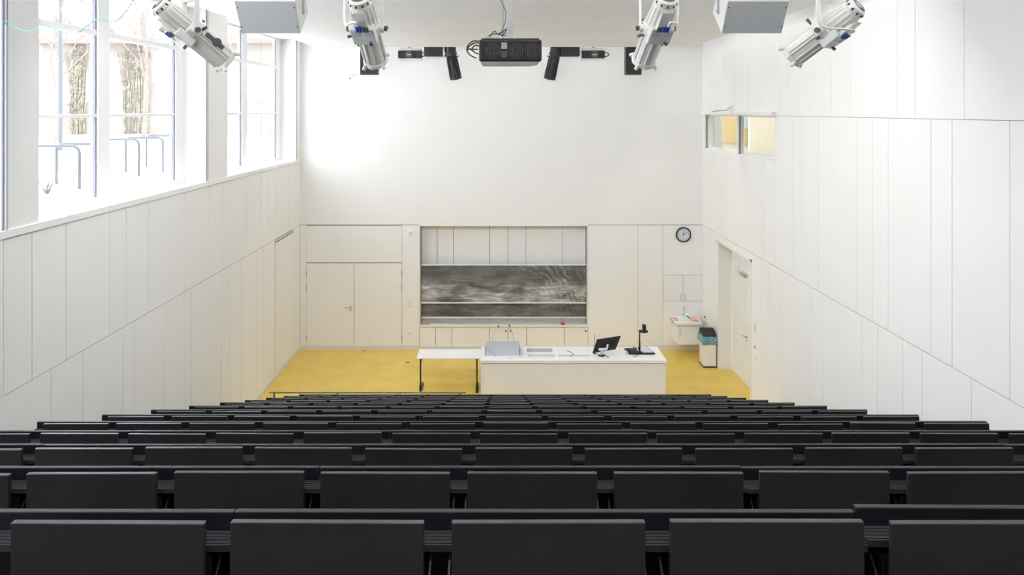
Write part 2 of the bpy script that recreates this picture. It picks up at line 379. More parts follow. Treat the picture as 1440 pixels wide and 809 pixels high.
m = MB(); m.box(XD - .07, XD - .012, 15.15, 15.5, 2.40, 2.46); m.tube([(XD - .05, 15.2, 2.47), (XD - .16, 15.35, 2.52), (XD - .04, 15.6, 2.56)], .008, smooth=False); m.build('door_closer', 'satin', lf, bevel=.004)
lever(lf, (XD - .012, 15.17, 1.08), (-1, 0, 0), (0, 1, 0))
# interior window in right wall: reveal, frame, panes, room behind
root = thing('window_5', None, None, (XR, W0, WZ0), kind='structure')
m = MB(); ym = onR(1036.5)
m.box(XR + .02, XR + .32, W0, W1, WZ0 - .03, WZ0 + .012); m.box(XR + .02, XR + .32, W1, W1 + .03, WZ0, WZ1)
m.box(XR + .02, XR + .32, W0 - .03, W0, WZ0, WZ1); m.box(XR + .02, XR + .32, W0, W1, WZ1, WZ1 + .02)
m.box(XR - .004, XR + .10, ym - .05, ym + .0, WZ0, WZ1)
for y0, y1 in ((W0, ym - .05), (ym, W1)):
    m.box(XR + .10, XR + .15, y0, y1, WZ0, WZ0 + .05); m.box(XR + .10, XR + .15, y0, y1, WZ1 - .04, WZ1)
    m.box(XR + .10, XR + .15, y0, y0 + .04, WZ0, WZ1)
m.build('window_frame', 'sill', root)
m = MB()
for y in (W1 - .001, ym - .05): m.box(XR + .022, XR + .055, y - .03, y, WZ0 + .012, WZ1 - .03)
m.build('gasket', 'bead', root)
m = MB()
for y0, y1 in ((W0 + .04, ym - .12), (ym + .04, W1 - .07)): m.box(XR + .12, XR + .13, y0, y1, WZ0 + .05, WZ1 - .04)
m.build('pane', 'glass', root)
m = MB(); hy = (5.5, 23.2)
m.box(XR + .32, 12.6, 12.0, 23.2, 4.82, 5.02, 0); m.box(XR + .32, 12.6, 12, 23.2, 7.6, 7.7, 2); m.box(XR + .32, XR + .4, W1 + .04, 18.3, 5.02, 7.6, 4)
m.box(XR + .4, .3265 * 18.2, 18.2, 18.3, 5.02, 7.6, 4); m.box(.366 * 19.3, 12.5, 19.3, 19.42, 5.02, 7.6, 2); m.box(5.3, 12.6, 23.0, 23.1, 5.02, 7.6, 1)
m.box(.353 * 22.9, .3645 * 22.9, 22.93, 22.99, 5.5, 7.4, 3); m.box(12.5, 12.6, 12, 23.1, 5.02, 7.6, 2); m.box(XR + .32, 12.6, 11.9, 12.0, 5.02, 7.6, 2)
m.build('wall_corridor', ['wing_grey', 'wing_yellow', 'wing_cream', 'wing_blue', 'wing_white'])['kind'] = 'structure'
t = thing('added_corridor_lamp', 'added square lamp lighting the corridor behind the small right-hand window', 'lamp', (8, 16.5, 7.6))  # unseen lamp, added to light the corridor
m = MB(); m.box(7.4, 8.6, 15.9, 17.1, 7.54, 7.6); m.build('housing', 'white', t); m = MB(); m.box(7.43, 8.57, 15.93, 17.07, 7.532, 7.54); m.build('diffuser', 'tube', t)
area('corridor_fill', (8, 16.5, 7.5), (0, 0, 0), 1.1, 1.1, 70, (1, .96, .88))

# added fill lights, all out of view (linear, above the canopy edge and in the back slot; rear ceiling)
def brightener(p0, p1, label, power, face=(0, 0, 0)):
    p0 = Vector(p0); p1 = Vector(p1); c = (p0 + p1) / 2; ln = (p1 - p0).length; along = 'x' if abs(p1.x - p0.x) > .1 else 'y'
    t = thing('added_light_strip', label, 'lamp', c, 'added light strips of the hall'); w_ = .09; m = MB(); q = MB()
    if along == 'x': m.box(p0.x, p1.x, c.y - w_, c.y + w_, c.z, c.z + .08); q.box(p0.x + .02, p1.x - .02, c.y - w_ + .01, c.y + w_ - .01, c.z - .012, c.z)
    else: m.box(c.x - w_, c.x + w_, p0.y, p1.y, c.z, c.z + .08); q.box(c.x - w_ + .01, c.x + w_ - .01, p0.y + .02, p1.y - .02, c.z - .012, c.z)
    m.cyl((c.x, c.y, c.z + .07), (c.x, c.y, CEIL - .001), .01, n=8)
    m.build('housing', 'white', t); q.build('diffuser', 'tube', t)
    area('added_fill_light', c - Vector((0, 0, .03)), face, ln if along == 'x' else .18, .18 if along == 'x' else ln, power, (1, .99, .98))
for y in (4.5, 9.0, 13.5):
    brightener((-4.78, y - 1.9, 8.5), (-4.78, y + 1.9, 8.5), 'long added white luminaire hung in the gap beside the window wall', LP_SIDE)
    brightener((4.86, y - 1.9, 8.5), (4.86, y + 1.9, 8.5), 'long added white luminaire hung in the gap beside the right wall', LP_SIDE)
brightener((-4.2, 16.9, 9.0), (4.2, 16.9, 9.0), 'long added white luminaire over the slot before the back wall', LP_SLOT)
for y in (4.3, 6.1, 7.9):  # added strips out of view; the furthest tilts its light onto the stage
    t = thing('added_flush_strip', 'long added luminaire set flush in the underside of the hung ceiling', 'lamp', (0, y, EYE + 1.5), 'added fill lights in the hung ceiling')
    m = MB(); m.box(-3.6, 3.7, y - .1, y + .1, EYE + 1.494, EYE + 1.499); m.build('diffuser', 'tube', t)
    m = MB(); m.box(-3.63, 3.73, y - .12, y - .1, EYE + 1.49, EYE + 1.5); m.box(-3.63, 3.73, y + .1, y + .12, EYE + 1.49, EYE + 1.5); m.box(-3.63, -3.6, y - .12, y + .12, EYE + 1.49, EYE + 1.5); m.box(3.7, 3.73, y - .12, y + .12, EYE + 1.49, EYE + 1.5); m.build('trim_frame', 'white', t)
    area('added_fill_light', (.05, y, EYE + 1.47), (R(48) if y > 7 else 0, 0, 0), 7.2, .18, LP_STAGE if y > 7 else LP_CAN, (1, .99, .98))
for y in (-2.6, -.6, 1.4):
    brightener((-3.5, y, 8.6), (3.5, y, 8.6), 'long added white luminaire hung under the rear ceiling', LP_REAR)

# ------------------------------------------------------------------ SEATING
PITCH = .556; X0 = -.713 - 5 * PITCH           # left end of the 13 seats
ORD = ['first', 'second', 'third', 'fourth', 'fifth', 'sixth', 'seventh', 'eighth', 'ninth', 'tenth', 'eleventh', 'twelfth', 'thirteenth', 'fourteenth']
def arm_mb(x):
    m = MB()
    pts = [(.115, -.075), (.085, -.085), (.04, -.13), (.012, -.19), (-.005, -.27), (.0, -.38), (.06, -.47), (.13, -.52), (.13, -.50), (.10, -.43), (.05, -.36), (.045, -.28), (.06, -.20), (.09, -.13), (.125, -.095)]
    m.prism(pts, 'x', x - .003, x + .003)
    return m
def make_seat():
    root = thing('swivel_seat', 'x', 'seat', (0, 0, 0), 'charcoal folding seats of the lecture hall')
    hw = .245
    m = MB(); m.box(-hw, hw, -.009, .009, -.34, .034); bk = m.build('backrest', ['seat'], root, bevel=.0022)
    m = MB()
    m.box(-hw + .012, hw - .012, .060, .078, -.42, -.09); m.build('seat_pan', 'seat', root, bevel=.004)
    for x in (-hw - .010, hw + .010):
        a = arm_mb(x).build('arm', 'steel', root, smooth=False)
        s = 1 if x > 0 else -1
        q = MB(); q.cyl((x - .012 * s, .045, -.145), (x + .008 * s, .045, -.145), .009, n=12); q.build('bolt', 'bolt', a)
    m = MB(); m.box(-hw - .01, hw + .01, .012, .035, -.30, -.265); m.build('crossbar', 'steel', root)
    return root
def make_desk(n, wl=0, wr=0):
    L = n * PITCH
    root = thing('desk_unit', 'x', 'desk', (0, 0, 0), 'black bench desks of the lecture hall')
    m = MB(); m.box(-wl + .0015, L + wr - .0015, .0, .018, -.048, 0); m.build('rail', 'rail', root, bevel=.0025)
    m = MB(); m.box(-wl, L + wr, -.060, .02, -.068, -.050)
    for i in range(5): y = -.054 + i * .014; m.box(-wl, L + wr, y, y + .004, -.050, -.0475)
    m.build('hinge_profile', 'rib', root)
    m = MB(); m.box(-wl, L + wr, .02, .038, -.52, -.05); m.build('modesty_panel', 'rail', root)
    for x in ([0.03] + [PITCH * i for i in range(1, n)] + [L - .03]):
        m = MB(); m.prism([(.038, -.12), (.10, -.12), (.16, -.75), (.04, -.75)], 'x', x - .012, x + .012); m.prism([(-.10, -.735), (.30, -.735), (.30, -.75), (-.10, -.75)], 'x', x - .03, x + .03)
        m.build('leg', 'steel', root)
    return root
seat0 = make_seat(); used = False
units = [(0, 2, .085, 0), (2, 3, 0, 0), (5, 3, 0, 0), (8, 3, 0, 0), (11, 2, 0, .03)]
desk_protos = {}
def rowname(k): return ['nearest row', 'second nearest row'][k - 2] if k < 4 else ORD[k - 2] + ' row from the nearest'
rnd = random.Random(3)
RZ = {}
for k in range(2, 15):
    zk = railz(k); yk = D * (k + .13)
    vis = []
    for j in range(13):
        cx = X0 + PITCH * (j + .5); ys_ = D * k + .01
        px0 = VX + (cx - .245) * F / ys_; px1 = VX + (cx + .245) * F / ys_
        if px1 > 3 and px0 < 1437: vis.append(j)
    for q, j in enumerate(vis):
        o = seat0 if not used else copy_tree(seat0); used = True
        cx = X0 + PITCH * (j + .5)
        o.location = (cx + rnd.uniform(-.003, .003), D * k + .012 + rnd.uniform(-.006, .006), zk + rnd.uniform(-.003, .004))
        o.rotation_euler = (R(rnd.uniform(-1.0, 1.0)), R(rnd.uniform(-.25, .25)), R(rnd.uniform(-.4, .4)))
        o['label'] = 'charcoal folding seat, %s from the left in the %s' % (ORD[q], rowname(k))
    uv = []
    for (s0, n, wl, wr) in units:
        xa = X0 + s0 * PITCH; xb = xa + n * PITCH
        if VX + xb * F / yk > 3 and VX + xa * F / yk < 1437: uv.append((s0, n, wl, wr))
    for q, (s0, n, wl, wr) in enumerate(uv):
        key = (n, wl, wr)
        if key not in desk_protos: desk_protos[key] = o = make_desk(n, wl, wr)
        else: o = copy_tree(desk_protos[key])
        dz = rnd.uniform(-.0015, .0015); tilt = rnd.uniform(-.0012, .0012)
        if k == 2 and s0 == 8: dz = .012; tilt = .006
        o.location = (X0 + s0 * PITCH, yk, zk + dz); o.rotation_euler = (0, tilt, 0)
        o['label'] = 'black bench desk, %s section from the left in the %s' % (ORD[q], rowname(k))
# front barrier rail on the stage floor, left half
t = thing('barrier_rail', 'low grey rail standing in front of the furthest desk row, left half', 'rail', (-2.5, 13.03, 0))
m = MB(); m.box(-4.40, -.65, 13.0, 13.035, .73, .75); m.build('top_rail', 'satin', t, bevel=.002)
for x in (-4.3, -3.1, -1.9, -.75): m = MB(); m.box(x - .015, x + .015, 13.003, 13.033, 0, .737); m.box(x - .05, x + .05, 12.97, 13.08, 0, .01); m.build('post', 'satin', t)

# ------------------------------------------------------------------ blackboard and what is under it
t = thing('blackboard', 'wide grey sliding blackboard covered in chalk smears, upper panel', 'blackboard', ((BX0 + BX1) / 2, YB + .06, Z(400)))
x0, x1 = X(592), X(824.5)
cx = (BX0 + BX1) / 2
m = MB(); m.box(x0, x1, YB + .05, YB + .075, Z(426), Z(374)); m.build('writing_surface', 'chalk', t, at=(cx, YB + .06, Z(426) + .25))
m = MB(); m.box(x0, x1, YB + .035, YB + .08, Z(427.6), Z(425.9)); m.box(x0, x1, YB + .04, YB + .08, Z(374), Z(373.2)); m.build('frame', 'white', t)
t = thing('blackboard', 'dark lower sliding blackboard, a strip showing below the chalky one', 'blackboard', ((BX0 + BX1) / 2, YB + .14, Z(437)))
m = MB(); m.box(x0, x1, YB + .13, YB + .155, Z(448.3), Z(400)); m.build('writing_surface', 'chalk2', t, at=(cx, YB + .14, Z(448) + .3))
m = MB(); m.box(x0, x1, YB + .09, YB + .16, Z(449.3), Z(447.7)); m.build('chalk_tray', 'white', t)
for x in (BX0 + .03, BX1 - .03):
    pass
t = thing('board_track', 'pair of upright aluminium tracks either side of the blackboard', 'track', (BX0, YB, BZ0))
for xa in (BX0 + .024, BX1 - .045): m = MB(); m.box(xa, xa + .021, YB + .03, YB + .20, BZ0, BZ1 - .01); m.build('track', 'satin', t)
# base cupboards
t = thing('built_in_cupboard', 'low cream cupboard front below the blackboard with a white ledge', 'cupboard', ((BX0 + BX1) / 2, YB, .1))
m = MB(); m.box(BX0, BX1, YB + .03, YB + .32, .07, BZ0 - .04); m.build('body', 'seam', t)
m = MB(); m.box(BX0 - .0, BX1, YB - .02, YB + .32, BZ0 - .035, BZ0 + .005); m.build('ledge', 'white', t, bevel=.004)
cs = [589.5, 612.5, 635.6, 688.3, 714.3, 740.6, 793.5, 827]
knobs = {3: 711.3, 4: 718, 6: 823.6}
for i, (a, c) in enumerate(zip(cs[:-1], cs[1:])):
    m = MB(); m.box(X(a) + .006, X(c) - .006, YB + .002, YB + .026, .10, BZ0 - .05); dr = m.build('door', 'panel_cream', t)
    if i in knobs: q = MB(); q.cyl((X(knobs[i]), YB + .004, Z(465.6)), (X(knobs[i]), YB - .02, Z(465.6)), .022, n=14); q.build('knob', 'edge', dr, smooth=True)
zl = BZ0 + .005
m = MB(); m.box(X(789), X(794.5), YB + .03, YB + .10, zl, zl + .045); tag(m.build('board_eraser', 'red', bevel=.006), 'red board eraser on the white ledge under the blackboard', 'eraser')
m = MB(); m.box(X(596), X(603), YB + .02, YB + .08, zl, zl + .02); tag(m.build('chalk_box', 'pink', bevel=.003), 'flat salmon chalk box at the left end of the blackboard ledge', 'box')
for px in (606, 609, 797): m = MB(); m.cyl((X(px), YB + .06, zl + .007), (X(px) + .07, YB + .05, zl + .007), .007, n=8); tag(m.build('chalk_stick', 'white'), {606: 'white chalk stick next to the salmon box on the ledge', 609: 'white chalk stick second from the salmon box on the ledge', 797: 'white chalk stick beside the red eraser on the ledge'}[px], 'chalk')
# small fittings on back wall column
def plate(px, py, w_, h_, name, label, cat, dots=1):
    t = thing(name, label, cat, (X(px), YB, Z(py))); m = MB(); m.box(X(px) - w_, X(px) + w_, YB - .012, YB, Z(py) - h_, Z(py) + h_); m.build('plate', 'white', t, bevel=.003)
    for i in range(dots):
        z = Z(py) + (i - (dots - 1) / 2) * .085; q = MB(); q.cyl((X(px), YB - .016, z), (X(px), YB - .011, z), .02, n=14); q.build('insert', 'lightgrey', t)
plate(576.6, 428.5, .045, .09, 'light_switch', 'white double switch plate on the column left of the blackboard', 'switch', 2)
plate(576.6, 469, .045, .045, 'wall_socket', 'white single socket low on the column left of the blackboard', 'socket', 1)
t = thing('smoke_detector', 'round white sensor high on the column left of the blackboard', 'sensor', (X(577), YB, Z(327)))
m = MB(); m.lathe((X(577), YB, Z(327)), (0, -1, 0), [(0, .06), (.03, .058), (.05, .04)]); m.build('housing', 'white', t, smooth=True)
m = MB(); m.cyl((X(577), YB - .05, Z(327)), (X(577), YB - .065, Z(327)), .02, n=16); m.build('lens', 'lightgrey', t)
t = thing('door_stop', 'round grey door stop on the floor before the right double-door leaf', 'door stop', (X(514), YB - .12, 0))
m = MB(); m.cyl((X(514), YB - .12, 0), (X(514), YB - .12, .008), .04, n=16); m.build('base', 'satin', t); m = MB(); m.lathe((X(514), YB - .12, .005), (0, 0, 1), [(0, .025), (.03, .035), (.06, .028), (.065, .01)]); m.build('buffer', 'lightgrey', t, smooth=True)
p = P(573, 510, EYE * F / (510 - VY)); m = MB(); m.box(p.x - .045, p.x + .045, p.y - .04, p.y + .04, 0, .006); tag(m.build('floor_outlet', 'bluegrey', bevel=.002), 'small grey outlet cover set in the yellow floor', 'outlet')
t = thing('wall_hook', 'tiny white bracket with a tip on the bare upper back wall', 'hook', (X(494), YB, Z(108)))
m = MB(); m.tube([(X(500), YB - .005, Z(105)), (X(496), YB - .06, Z(106)), (X(493), YB - .07, Z(110))], .011, smooth=False); m.build('arm', 'white', t); m = MB(); m.cyl((X(493), YB - .07, Z(110)), (X(493), YB - .07, Z(111.5)), .018, n=10); m.build('tip', 'fixgrey', t)
# clock
cx_, cz_ = X(960.7), Z(329.8); t = thing('wall_clock', 'round wall clock with black rim and pale face', 'clock', (cx_, YB, cz_))
m = MB(); m.lathe((cx_, YB, cz_), (0, -1, 0), [(0, .19), (.045, .195), (.055, .185), (.05, .165), (.02, .162)], 40); m.build('rim', 'black', t, smooth=True)
m = MB(); m.cyl((cx_, YB - .015, cz_), (cx_, YB - .028, cz_), .166, n=40); m.build('face', 'clockface', t)
m = MB()
for i in range(12):
    a = R(30 * i); c = Vector((math.sin(a), 0, math.cos(a))); s_ = Vector((c.z, 0, -c.x)); o_ = Vector((cx_, YB - .030, cz_)); wd = .008 if i % 3 else .012
    p_, q_ = o_ + c * .118, o_ + c * .148
    m.add([p_ - s_ * wd, p_ + s_ * wd, q_ + s_ * wd, q_ - s_ * wd], [(0, 1, 2, 3)])
m.build('hour_marks', 'fixgrey', t)
for ang, ln, wd in ((5, .085, .009), (62, .135, .006)):
    a = R(ang); c = Vector((math.sin(a), 0, math.cos(a))); s_ = Vector((c.z, 0, -c.x)); o_ = Vector((cx_, YB - .034, cz_)); m = MB()
    m.add([o_ - c * .03 - s_ * wd, o_ - c * .03 + s_ * wd, o_ + c * ln + s_ * wd * .5, o_ + c * ln - s_ * wd * .5, *[v + Vector((0, -.003, 0)) for v in (o_ - c * .03 - s_ * wd, o_ - c * .03 + s_ * wd, o_ + c * ln + s_ * wd * .5, o_ + c * ln - s_ * wd * .5)]],
          [(0, 1, 2, 3), (4, 5, 6, 7), (0, 1, 5, 4), (1, 2, 6, 5), (2, 3, 7, 6), (3, 0, 4, 7)]); m.build('hand', 'black', t)
# wall cupboard above sink
t = thing('wall_cupboard', 'white two-door cupboard built into the wall above the sink', 'cupboard', (X(960), YB, Z(424)))
m = MB(); m.box(X(932) + .02, X(988) - .02, YB + .03, YB + .3, Z(424) + .01, Z(387) - .01); m.build('body', 'seam', t)
for a, c, hx in ((932, 960.3, 957), (960.3, 988, 963.5)):
    m = MB(); m.box(X(a) + .006, X(c) - .006, YB - .002, YB + .022, Z(424) + .006, Z(387) - .006); dr = m.build('door', 'panel', t)
    h = MB(); h.tube([(X(hx), YB - .002, Z(421)), (X(hx), YB - .03, Z(421)), (X(hx), YB - .03, Z(414)), (X(hx), YB - .002, Z(414))], .006, smooth=False); h.build('handle', 'satin', dr)

# ------------------------------------------------------------------ sink
t = thing('washbasin_unit', 'white washbasin on a wall-hung cabinet in the right corner', 'washbasin', (4.66, YB, .31))
m = MB(); m.box(4.40, 4.93, 16.95, YB, .31, .765); m.build('cabinet', 'white', t)
m = MB(); m.box(4.405, 4.925, 16.93, 16.95, .315, .755); dr = m.build('door', 'panel_cream', t)
h = MB(); h.tube([(4.46, 16.93, .56), (4.46, 16.90, .56), (4.46, 16.90, .70), (4.46, 16.93, .70)], .006, smooth=False); h.cyl((4.46, 16.93, .52), (4.46, 16.915, .52), .008, n=8); h.build('handle', 'satin', dr)
# basin with a hollow bowl
bm = bmesh.new()
def ring(x0, x1, y0, y1, z, r):
    vs = []
    for cx2, cy2, a0 in ((x1 - r, y1 - r, 0), (x0 + r, y1 - r, 90), (x0 + r, y0 + r, 180), (x1 - r, y0 + r, 270)):
        for i in range(6): a = R(a0 + 18 * i); vs.append(bm.verts.new((cx2 + r * math.cos(a) - t.location.x, cy2 + r * math.sin(a) - t.location.y, z - t.location.z)))
    return vs
R_ = [ring(4.38, 4.96, 16.92, YB - .002, .766, .03), ring(4.34, 5.00, 16.89, YB - .002, .80, .03), ring(4.335, 5.005, 16.88, YB - .002, .875, .03), ring(4.345, 4.995, 16.89, YB - .01, .885, .03), ring(4.40, 4.94, 16.94, YB - .13, .878, .06), ring(4.44, 4.90, 16.98, YB - .16, .80, .08), ring(4.58, 4.76, 17.08, YB - .24, .775, .04)]
for A, B in zip(R_[:-1], R_[1:]):
    for i in range(24): bm.faces.new((A[i], A[(i + 1) % 24], B[(i + 1) % 24], B[i]))
bm.faces.new(R_[0][::-1]); bm.faces.new(R_[-1]); bmesh.ops.recalc_face_normals(bm, faces=bm.faces)
for f_ in bm.faces: f_.smooth = True
me = bpy.data.meshes.new('basin'); bm.to_mesh(me); bm.free(); me.materials.append(M['ceramic']); o = bpy.data.objects.new('basin', me); C.collection.objects.link(o); o.parent = t
m = MB(); m.cyl((4.67, 17.37, .885), (4.67, 17.37, .96), .022, n=16); m.tube([(4.67, 17.37, .95), (4.67, 17.37, 1.08), (4.67, 17.30, 1.13), (4.67, 17.22, 1.10)], .013, n=10); m.tube([(4.67, 17.37, .93), (4.80, 17.33, .95)], .009, smooth=False); m.build('tap', 'chrome', t, smooth=True)
m = MB(); m.cyl((4.67, 17.14, .776), (4.67, 17.14, .781), .03, n=16); m.build('drain', 'chrome', t)
def cloth(x0, x1, y0, y1, z, drop, label, sd, side=None):
    rr = random.Random(sd); n = 10; vs = []; fs = []
    for i in range(n + 1):
        for j in range(n + 1):
            u, v = i / n, j / n; x = x0 + (x1 - x0) * u; y = y0 + (y1 - y0) * v
            zz = z + .012 + .014 * math.sin(9 * u + 4 * v + sd) * math.cos(7 * v)
            if side == 'left' and u < .35: zz -= (.35 - u) / .35 * drop; x = x0 + (x1 - x0) * .30 - .012 - .015 * math.sin(9 * v)
            if side == 'right' and u > .7: zz -= (u - .7) / .3 * drop; x = x0 + (x1 - x0) * .74 + .008 * math.sin(9 * v)
            vs.append((x, y, zz))
    for i in range(n):
        for j in range(n): a = i * (n + 1) + j; fs.append((a, a + 1, a + n + 2, a + n + 1))
    m = MB().add(vs, fs); o = m.build('cleaning_cloth', 'pink', smooth=True); md = o.modifiers.new('s', 'SOLIDIFY'); md.thickness = .006
    tag(o, label, 'cloth')
cloth(4.31, 4.44, 17.0, 17.25, .885, .12, 'salmon cloth draped over the left rim of the washbasin', 1, 'left')
cloth(4.80, 5.02, 17.0, 17.3, .885, .06, 'salmon cloth crumpled on the right rim of the washbasin', 5, 'right')
m = MB(); m.cyl((4.78, 17.16, .9), (4.74, 17.30, .9), .014, n=8); tag(m.build('scrub_brush', 'black'), 'small dark brush lying at the back of the washbasin', 'brush')
p = P(988, 444, 17.35); m = MB(); m.box(XR - .03, XR, 17.2, 17.25, p.z - .02, p.z + .025); tag(m.build('wall_button', 'red', bevel=.008), 'small red button on the right wall beside the washbasin', 'button')
# waste bin
bx0, bx1, by0, by1 = 4.84, 5.14, 16.23, 16.58
t = thing('waste_bin', 'white pedal-less waste bin with a blue bag and dark lid by the right wall', 'bin', ((bx0 + bx1) / 2, 16.4, 0))
m = MB(); m.box(bx0, bx1, by0, by1, .03, .66); m.build('body', 'white', t, bevel=.012)
m = MB(); m.box(bx0 - .004, bx1 + .004, by0 - .004, by1 + .004, 0, .03); m.build('base', 'black', t)
bm = bmesh.new(); rr = random.Random(5); Rg = []
for z, gp in ((.56, .03), (.60, .045), (.66, .04), (.71, .035), (.735, .015), (.74, -.01)):
    vs = []
    for i in range(32):
        a = 2 * math.pi * i / 32; ca, sa = math.cos(a), math.sin(a); s_ = 1 / max(abs(ca), abs(sa)); g2 = gp + rr.uniform(-.012, .014)
        vs.append(bm.verts.new(((((bx1 - bx0) / 2 + g2) * ca * s_), ((by1 - by0) / 2 + g2) * sa * s_ + .005, z + rr.uniform(-.012, .012) * (1 if z < .6 else .4))))
    Rg.append(vs)
for A, B in zip(Rg[:-1], Rg[1:]):
    for i in range(32): bm.faces.new((A[i], A[(i + 1) % 32], B[(i + 1) % 32], B[i]))
me = bpy.data.meshes.new('bin_bag'); bm.to_mesh(me); bm.free(); me.materials.append(M['bag']); o = bpy.data.objects.new('bin_bag', me); C.collection.objects.link(o); o.parent = t; o.location = (0, .0, 0)
m = MB(); cxb = (bx0 + bx1) / 2
m.prism([(by0 - .01, .74), (by1 + .01, .74), (by1 - .02, .86), (by1 - .12, .875), (by0, .775)], 'x', bx0 - .005, bx1 + .005); m.build('lid', 'softblack', t, bevel=.008)
m = MB(); m.add([(cxb - .03, by0 + .07, .81), (cxb + .12, by0 + .07, .81), (cxb + .12, by0 + .20, .868), (cxb - .03, by0 + .20, .868)], [(0, 1, 2, 3)]); m.build('flap', 'black', t)
# switches at the right door
for py, hh, mt, nm, lb, ct in ((460, .10, 'lightgrey', 'intercom', 'small grey and white intercom beside the recessed right door', 'intercom'), (488, .035, 'red', 'fire_call_point', 'small red call point beside the recessed right door', 'call point'), (503, .035, 'white', 'light_switch', 'white switch below the red call point beside the right door', 'switch')):
    y = onR(1062.8); z = EYE - (py - VY) * y / F; t = thing(nm, lb, ct, (XR, y, z)); m = MB(); m.box(XR - .02, XR, y - .045, y + .045, z - hh, z + hh); m.build('plate', 'white', t, bevel=.004)
    m = MB(); m.box(XR - .026, XR - .018, y - .028, y + .028, z - hh * .6, z + hh * .6); m.build('insert', mt, t)

# ------------------------------------------------------------------ side table
t = thing('side_table', 'narrow white-topped table with thin black legs, left of the white lectern desk', 'table', (-1.11, 15.1, 0))
TY0, TY1, TX0, TX1 = 14.84, 15.38, -1.81, -.425
m = MB(); m.box(TX0, TX1, TY0, TY1, .715, .74); m.build('tabletop', 'desk', t, bevel=.003)
for x in (-1.73, -.50):
    for y in (TY0 + .05,):
        m = MB(); m.box(x - .016, x + .016, y - .016, y + .016, .02, .715); m.build('leg', 'black', t)
    m = MB(); m.box(x - .012, x + .012, TY0 + .03, TY1 - .06, .60, .64); m.build('side_brace', 'black', t)
    m = MB(); m.prism([(TY0 - .06, 0), (TY1 - .06, 0), (TY1 - .06, .02), (TY0 + .12, .05), (TY0 + .09, .12), (TY0 + .03, .12), (TY0 + .02, .04), (TY0 - .06, .02)], 'x', x - .025, x + .025); m.build('foot', 'black', t)
# ------------------------------------------------------------------ lectern desk
DX0, DX1, DY0, DY1, DH = -.408, 3.477, 14.24, 15.09, .90
t = thing('lecture_desk', 'long white boxed lecturer desk standing on the yellow floor', 'desk', (1.53, 14.66, 0))
def dsk(px, py): return P(px, py, (EYE - DH) * F / (py - VY))
holes = [(dsk(741, 495).x, dsk(777.5, 495).x, dsk(741, 495).y, dsk(741, 489.8).y),
         (dsk(742, 501).x, dsk(780, 501).x, dsk(742, 501.3).y, dsk(742, 499.2).y),
         (dsk(786, 501).x, dsk(831, 501).x, dsk(742, 501.3).y, dsk(742, 499.2).y)]
m = MB(); ys2 = sorted({DY0, DY1} | {h[2] for h in holes} | {h[3] for h in holes})
for a, c in zip(ys2[:-1], ys2[1:]):
    hs = sorted([h for h in holes if h[2] <= a + 1e-6 and h[3] >= c - 1e-6]); x = DX0
    for h in hs: m.box(x, h[0], a, c, DH - .055, DH); x = h[1]
    m.box(x, DX1, a, c, DH - .055, DH)
m.build('desk_top', 'desk', t)
m = MB(); m.box(DX0 + .03, DX1 - .02, DY0 + .02, DY0 + .05, 0, DH - .07); m.build('front_panel', 'deskfront', t)
m = MB(); m.box(DX0 + .05, DX1 - .04, DY0 + .05, DY1 - .08, DH - .30, DH - .28); m.box(DX0 + .05, DX1 - .04, DY0 + .05, DY0 + .06, DH - .3, DH - .06); m.build('cable_tray', 'fixgrey', t)
for xa in (DX0 + .005, DX1 - .035): m = MB(); m.box(xa, xa + .03, DY0 + .06, DY1 - .03, 0, DH - .06); m.build('side_panel', 'desk', t)
m = MB(); m.box(DX0 + .035, DX1 - .035, DY1 - .10, DY1 - .08, 0, DH - .06); m.build('rear_panel', 'desk', t)
m = MB(); m.box(holes[0][0], holes[0][1], holes[0][2], holes[0][3], DH - .20, DH - .19); m.build('tray', 'fixgrey', t)
# lectern on the desk
a = dsk(683.3, 500.5); c = dsk(730.2, 500.5); lz = DH
t = thing('tabletop_lectern', 'pale grey box lectern on the left end of the white desk', 'lectern', ((a.x + c.x) / 2, a.y + .15, DH))
m = MB(); m.box(a.x, c.x, a.y, a.y + .025, lz, lz + .315); m.build('front_panel', 'lightgrey', t, bevel=.003)
m = MB(); m.add([(a.x + .01, a.y + .02, lz + .30), (c.x - .01, a.y + .02, lz + .30), (c.x - .01, a.y + .42, lz + .10), (a.x + .01, a.y + .42, lz + .10), (a.x + .01, a.y + .02, lz + .28), (c.x - .01, a.y + .02, lz + .28), (c.x - .01, a.y + .42, lz + .08), (a.x + .01, a.y + .42, lz + .08)],
      [(0, 1, 2, 3), (4, 5, 6, 7), (0, 1, 5, 4), (1, 2, 6, 5), (2, 3, 7, 6), (3, 0, 4, 7)]); m.build('reading_slope', 'white', t)
for x in (a.x - .02, c.x + .01): m = MB(); m.prism([(a.y, lz), (a.y + .42, lz), (a.y + .42, lz + .10), (a.y + .03, lz + .26), (a.y, lz + .2)], 'x', x, x + .014); m.build('side_panel', 'satin', t)
# microphones
for pts, lb in (([(691, 481), (694.5, 471), (698, 462.5), (700.5, 460)], 'thin gooseneck microphone on the lectern bending right'), ([(724, 481), (721, 471), (718.5, 462), (717, 459)], 'thin gooseneck microphone on the lectern bending left')):
    Yq = a.y + .06; pp = [P(x, y, Yq) for x, y in pts]; pp[0].z = lz + .285; t = thing('gooseneck_microphone', lb, 'microphone', pp[0], 'lectern microphones')
    m = MB(); m.tube(pp, .005); m.build('gooseneck', 'satin', t, smooth=True); dd = (pp[-1] - pp[-2]).normalized(); m = MB(); m.lathe(pp[-1] - dd * .01, dd, [(0, .008), (.01, .014), (.04, .014), (.05, .006)], 12); m.build('capsule', 'black', t, smooth=True)
    m = MB(); m.cyl(pp[0] - Vector((0, 0, .03)), pp[0] + Vector((0, 0, .01)), .014, n=12); m.build('base', 'black', t)
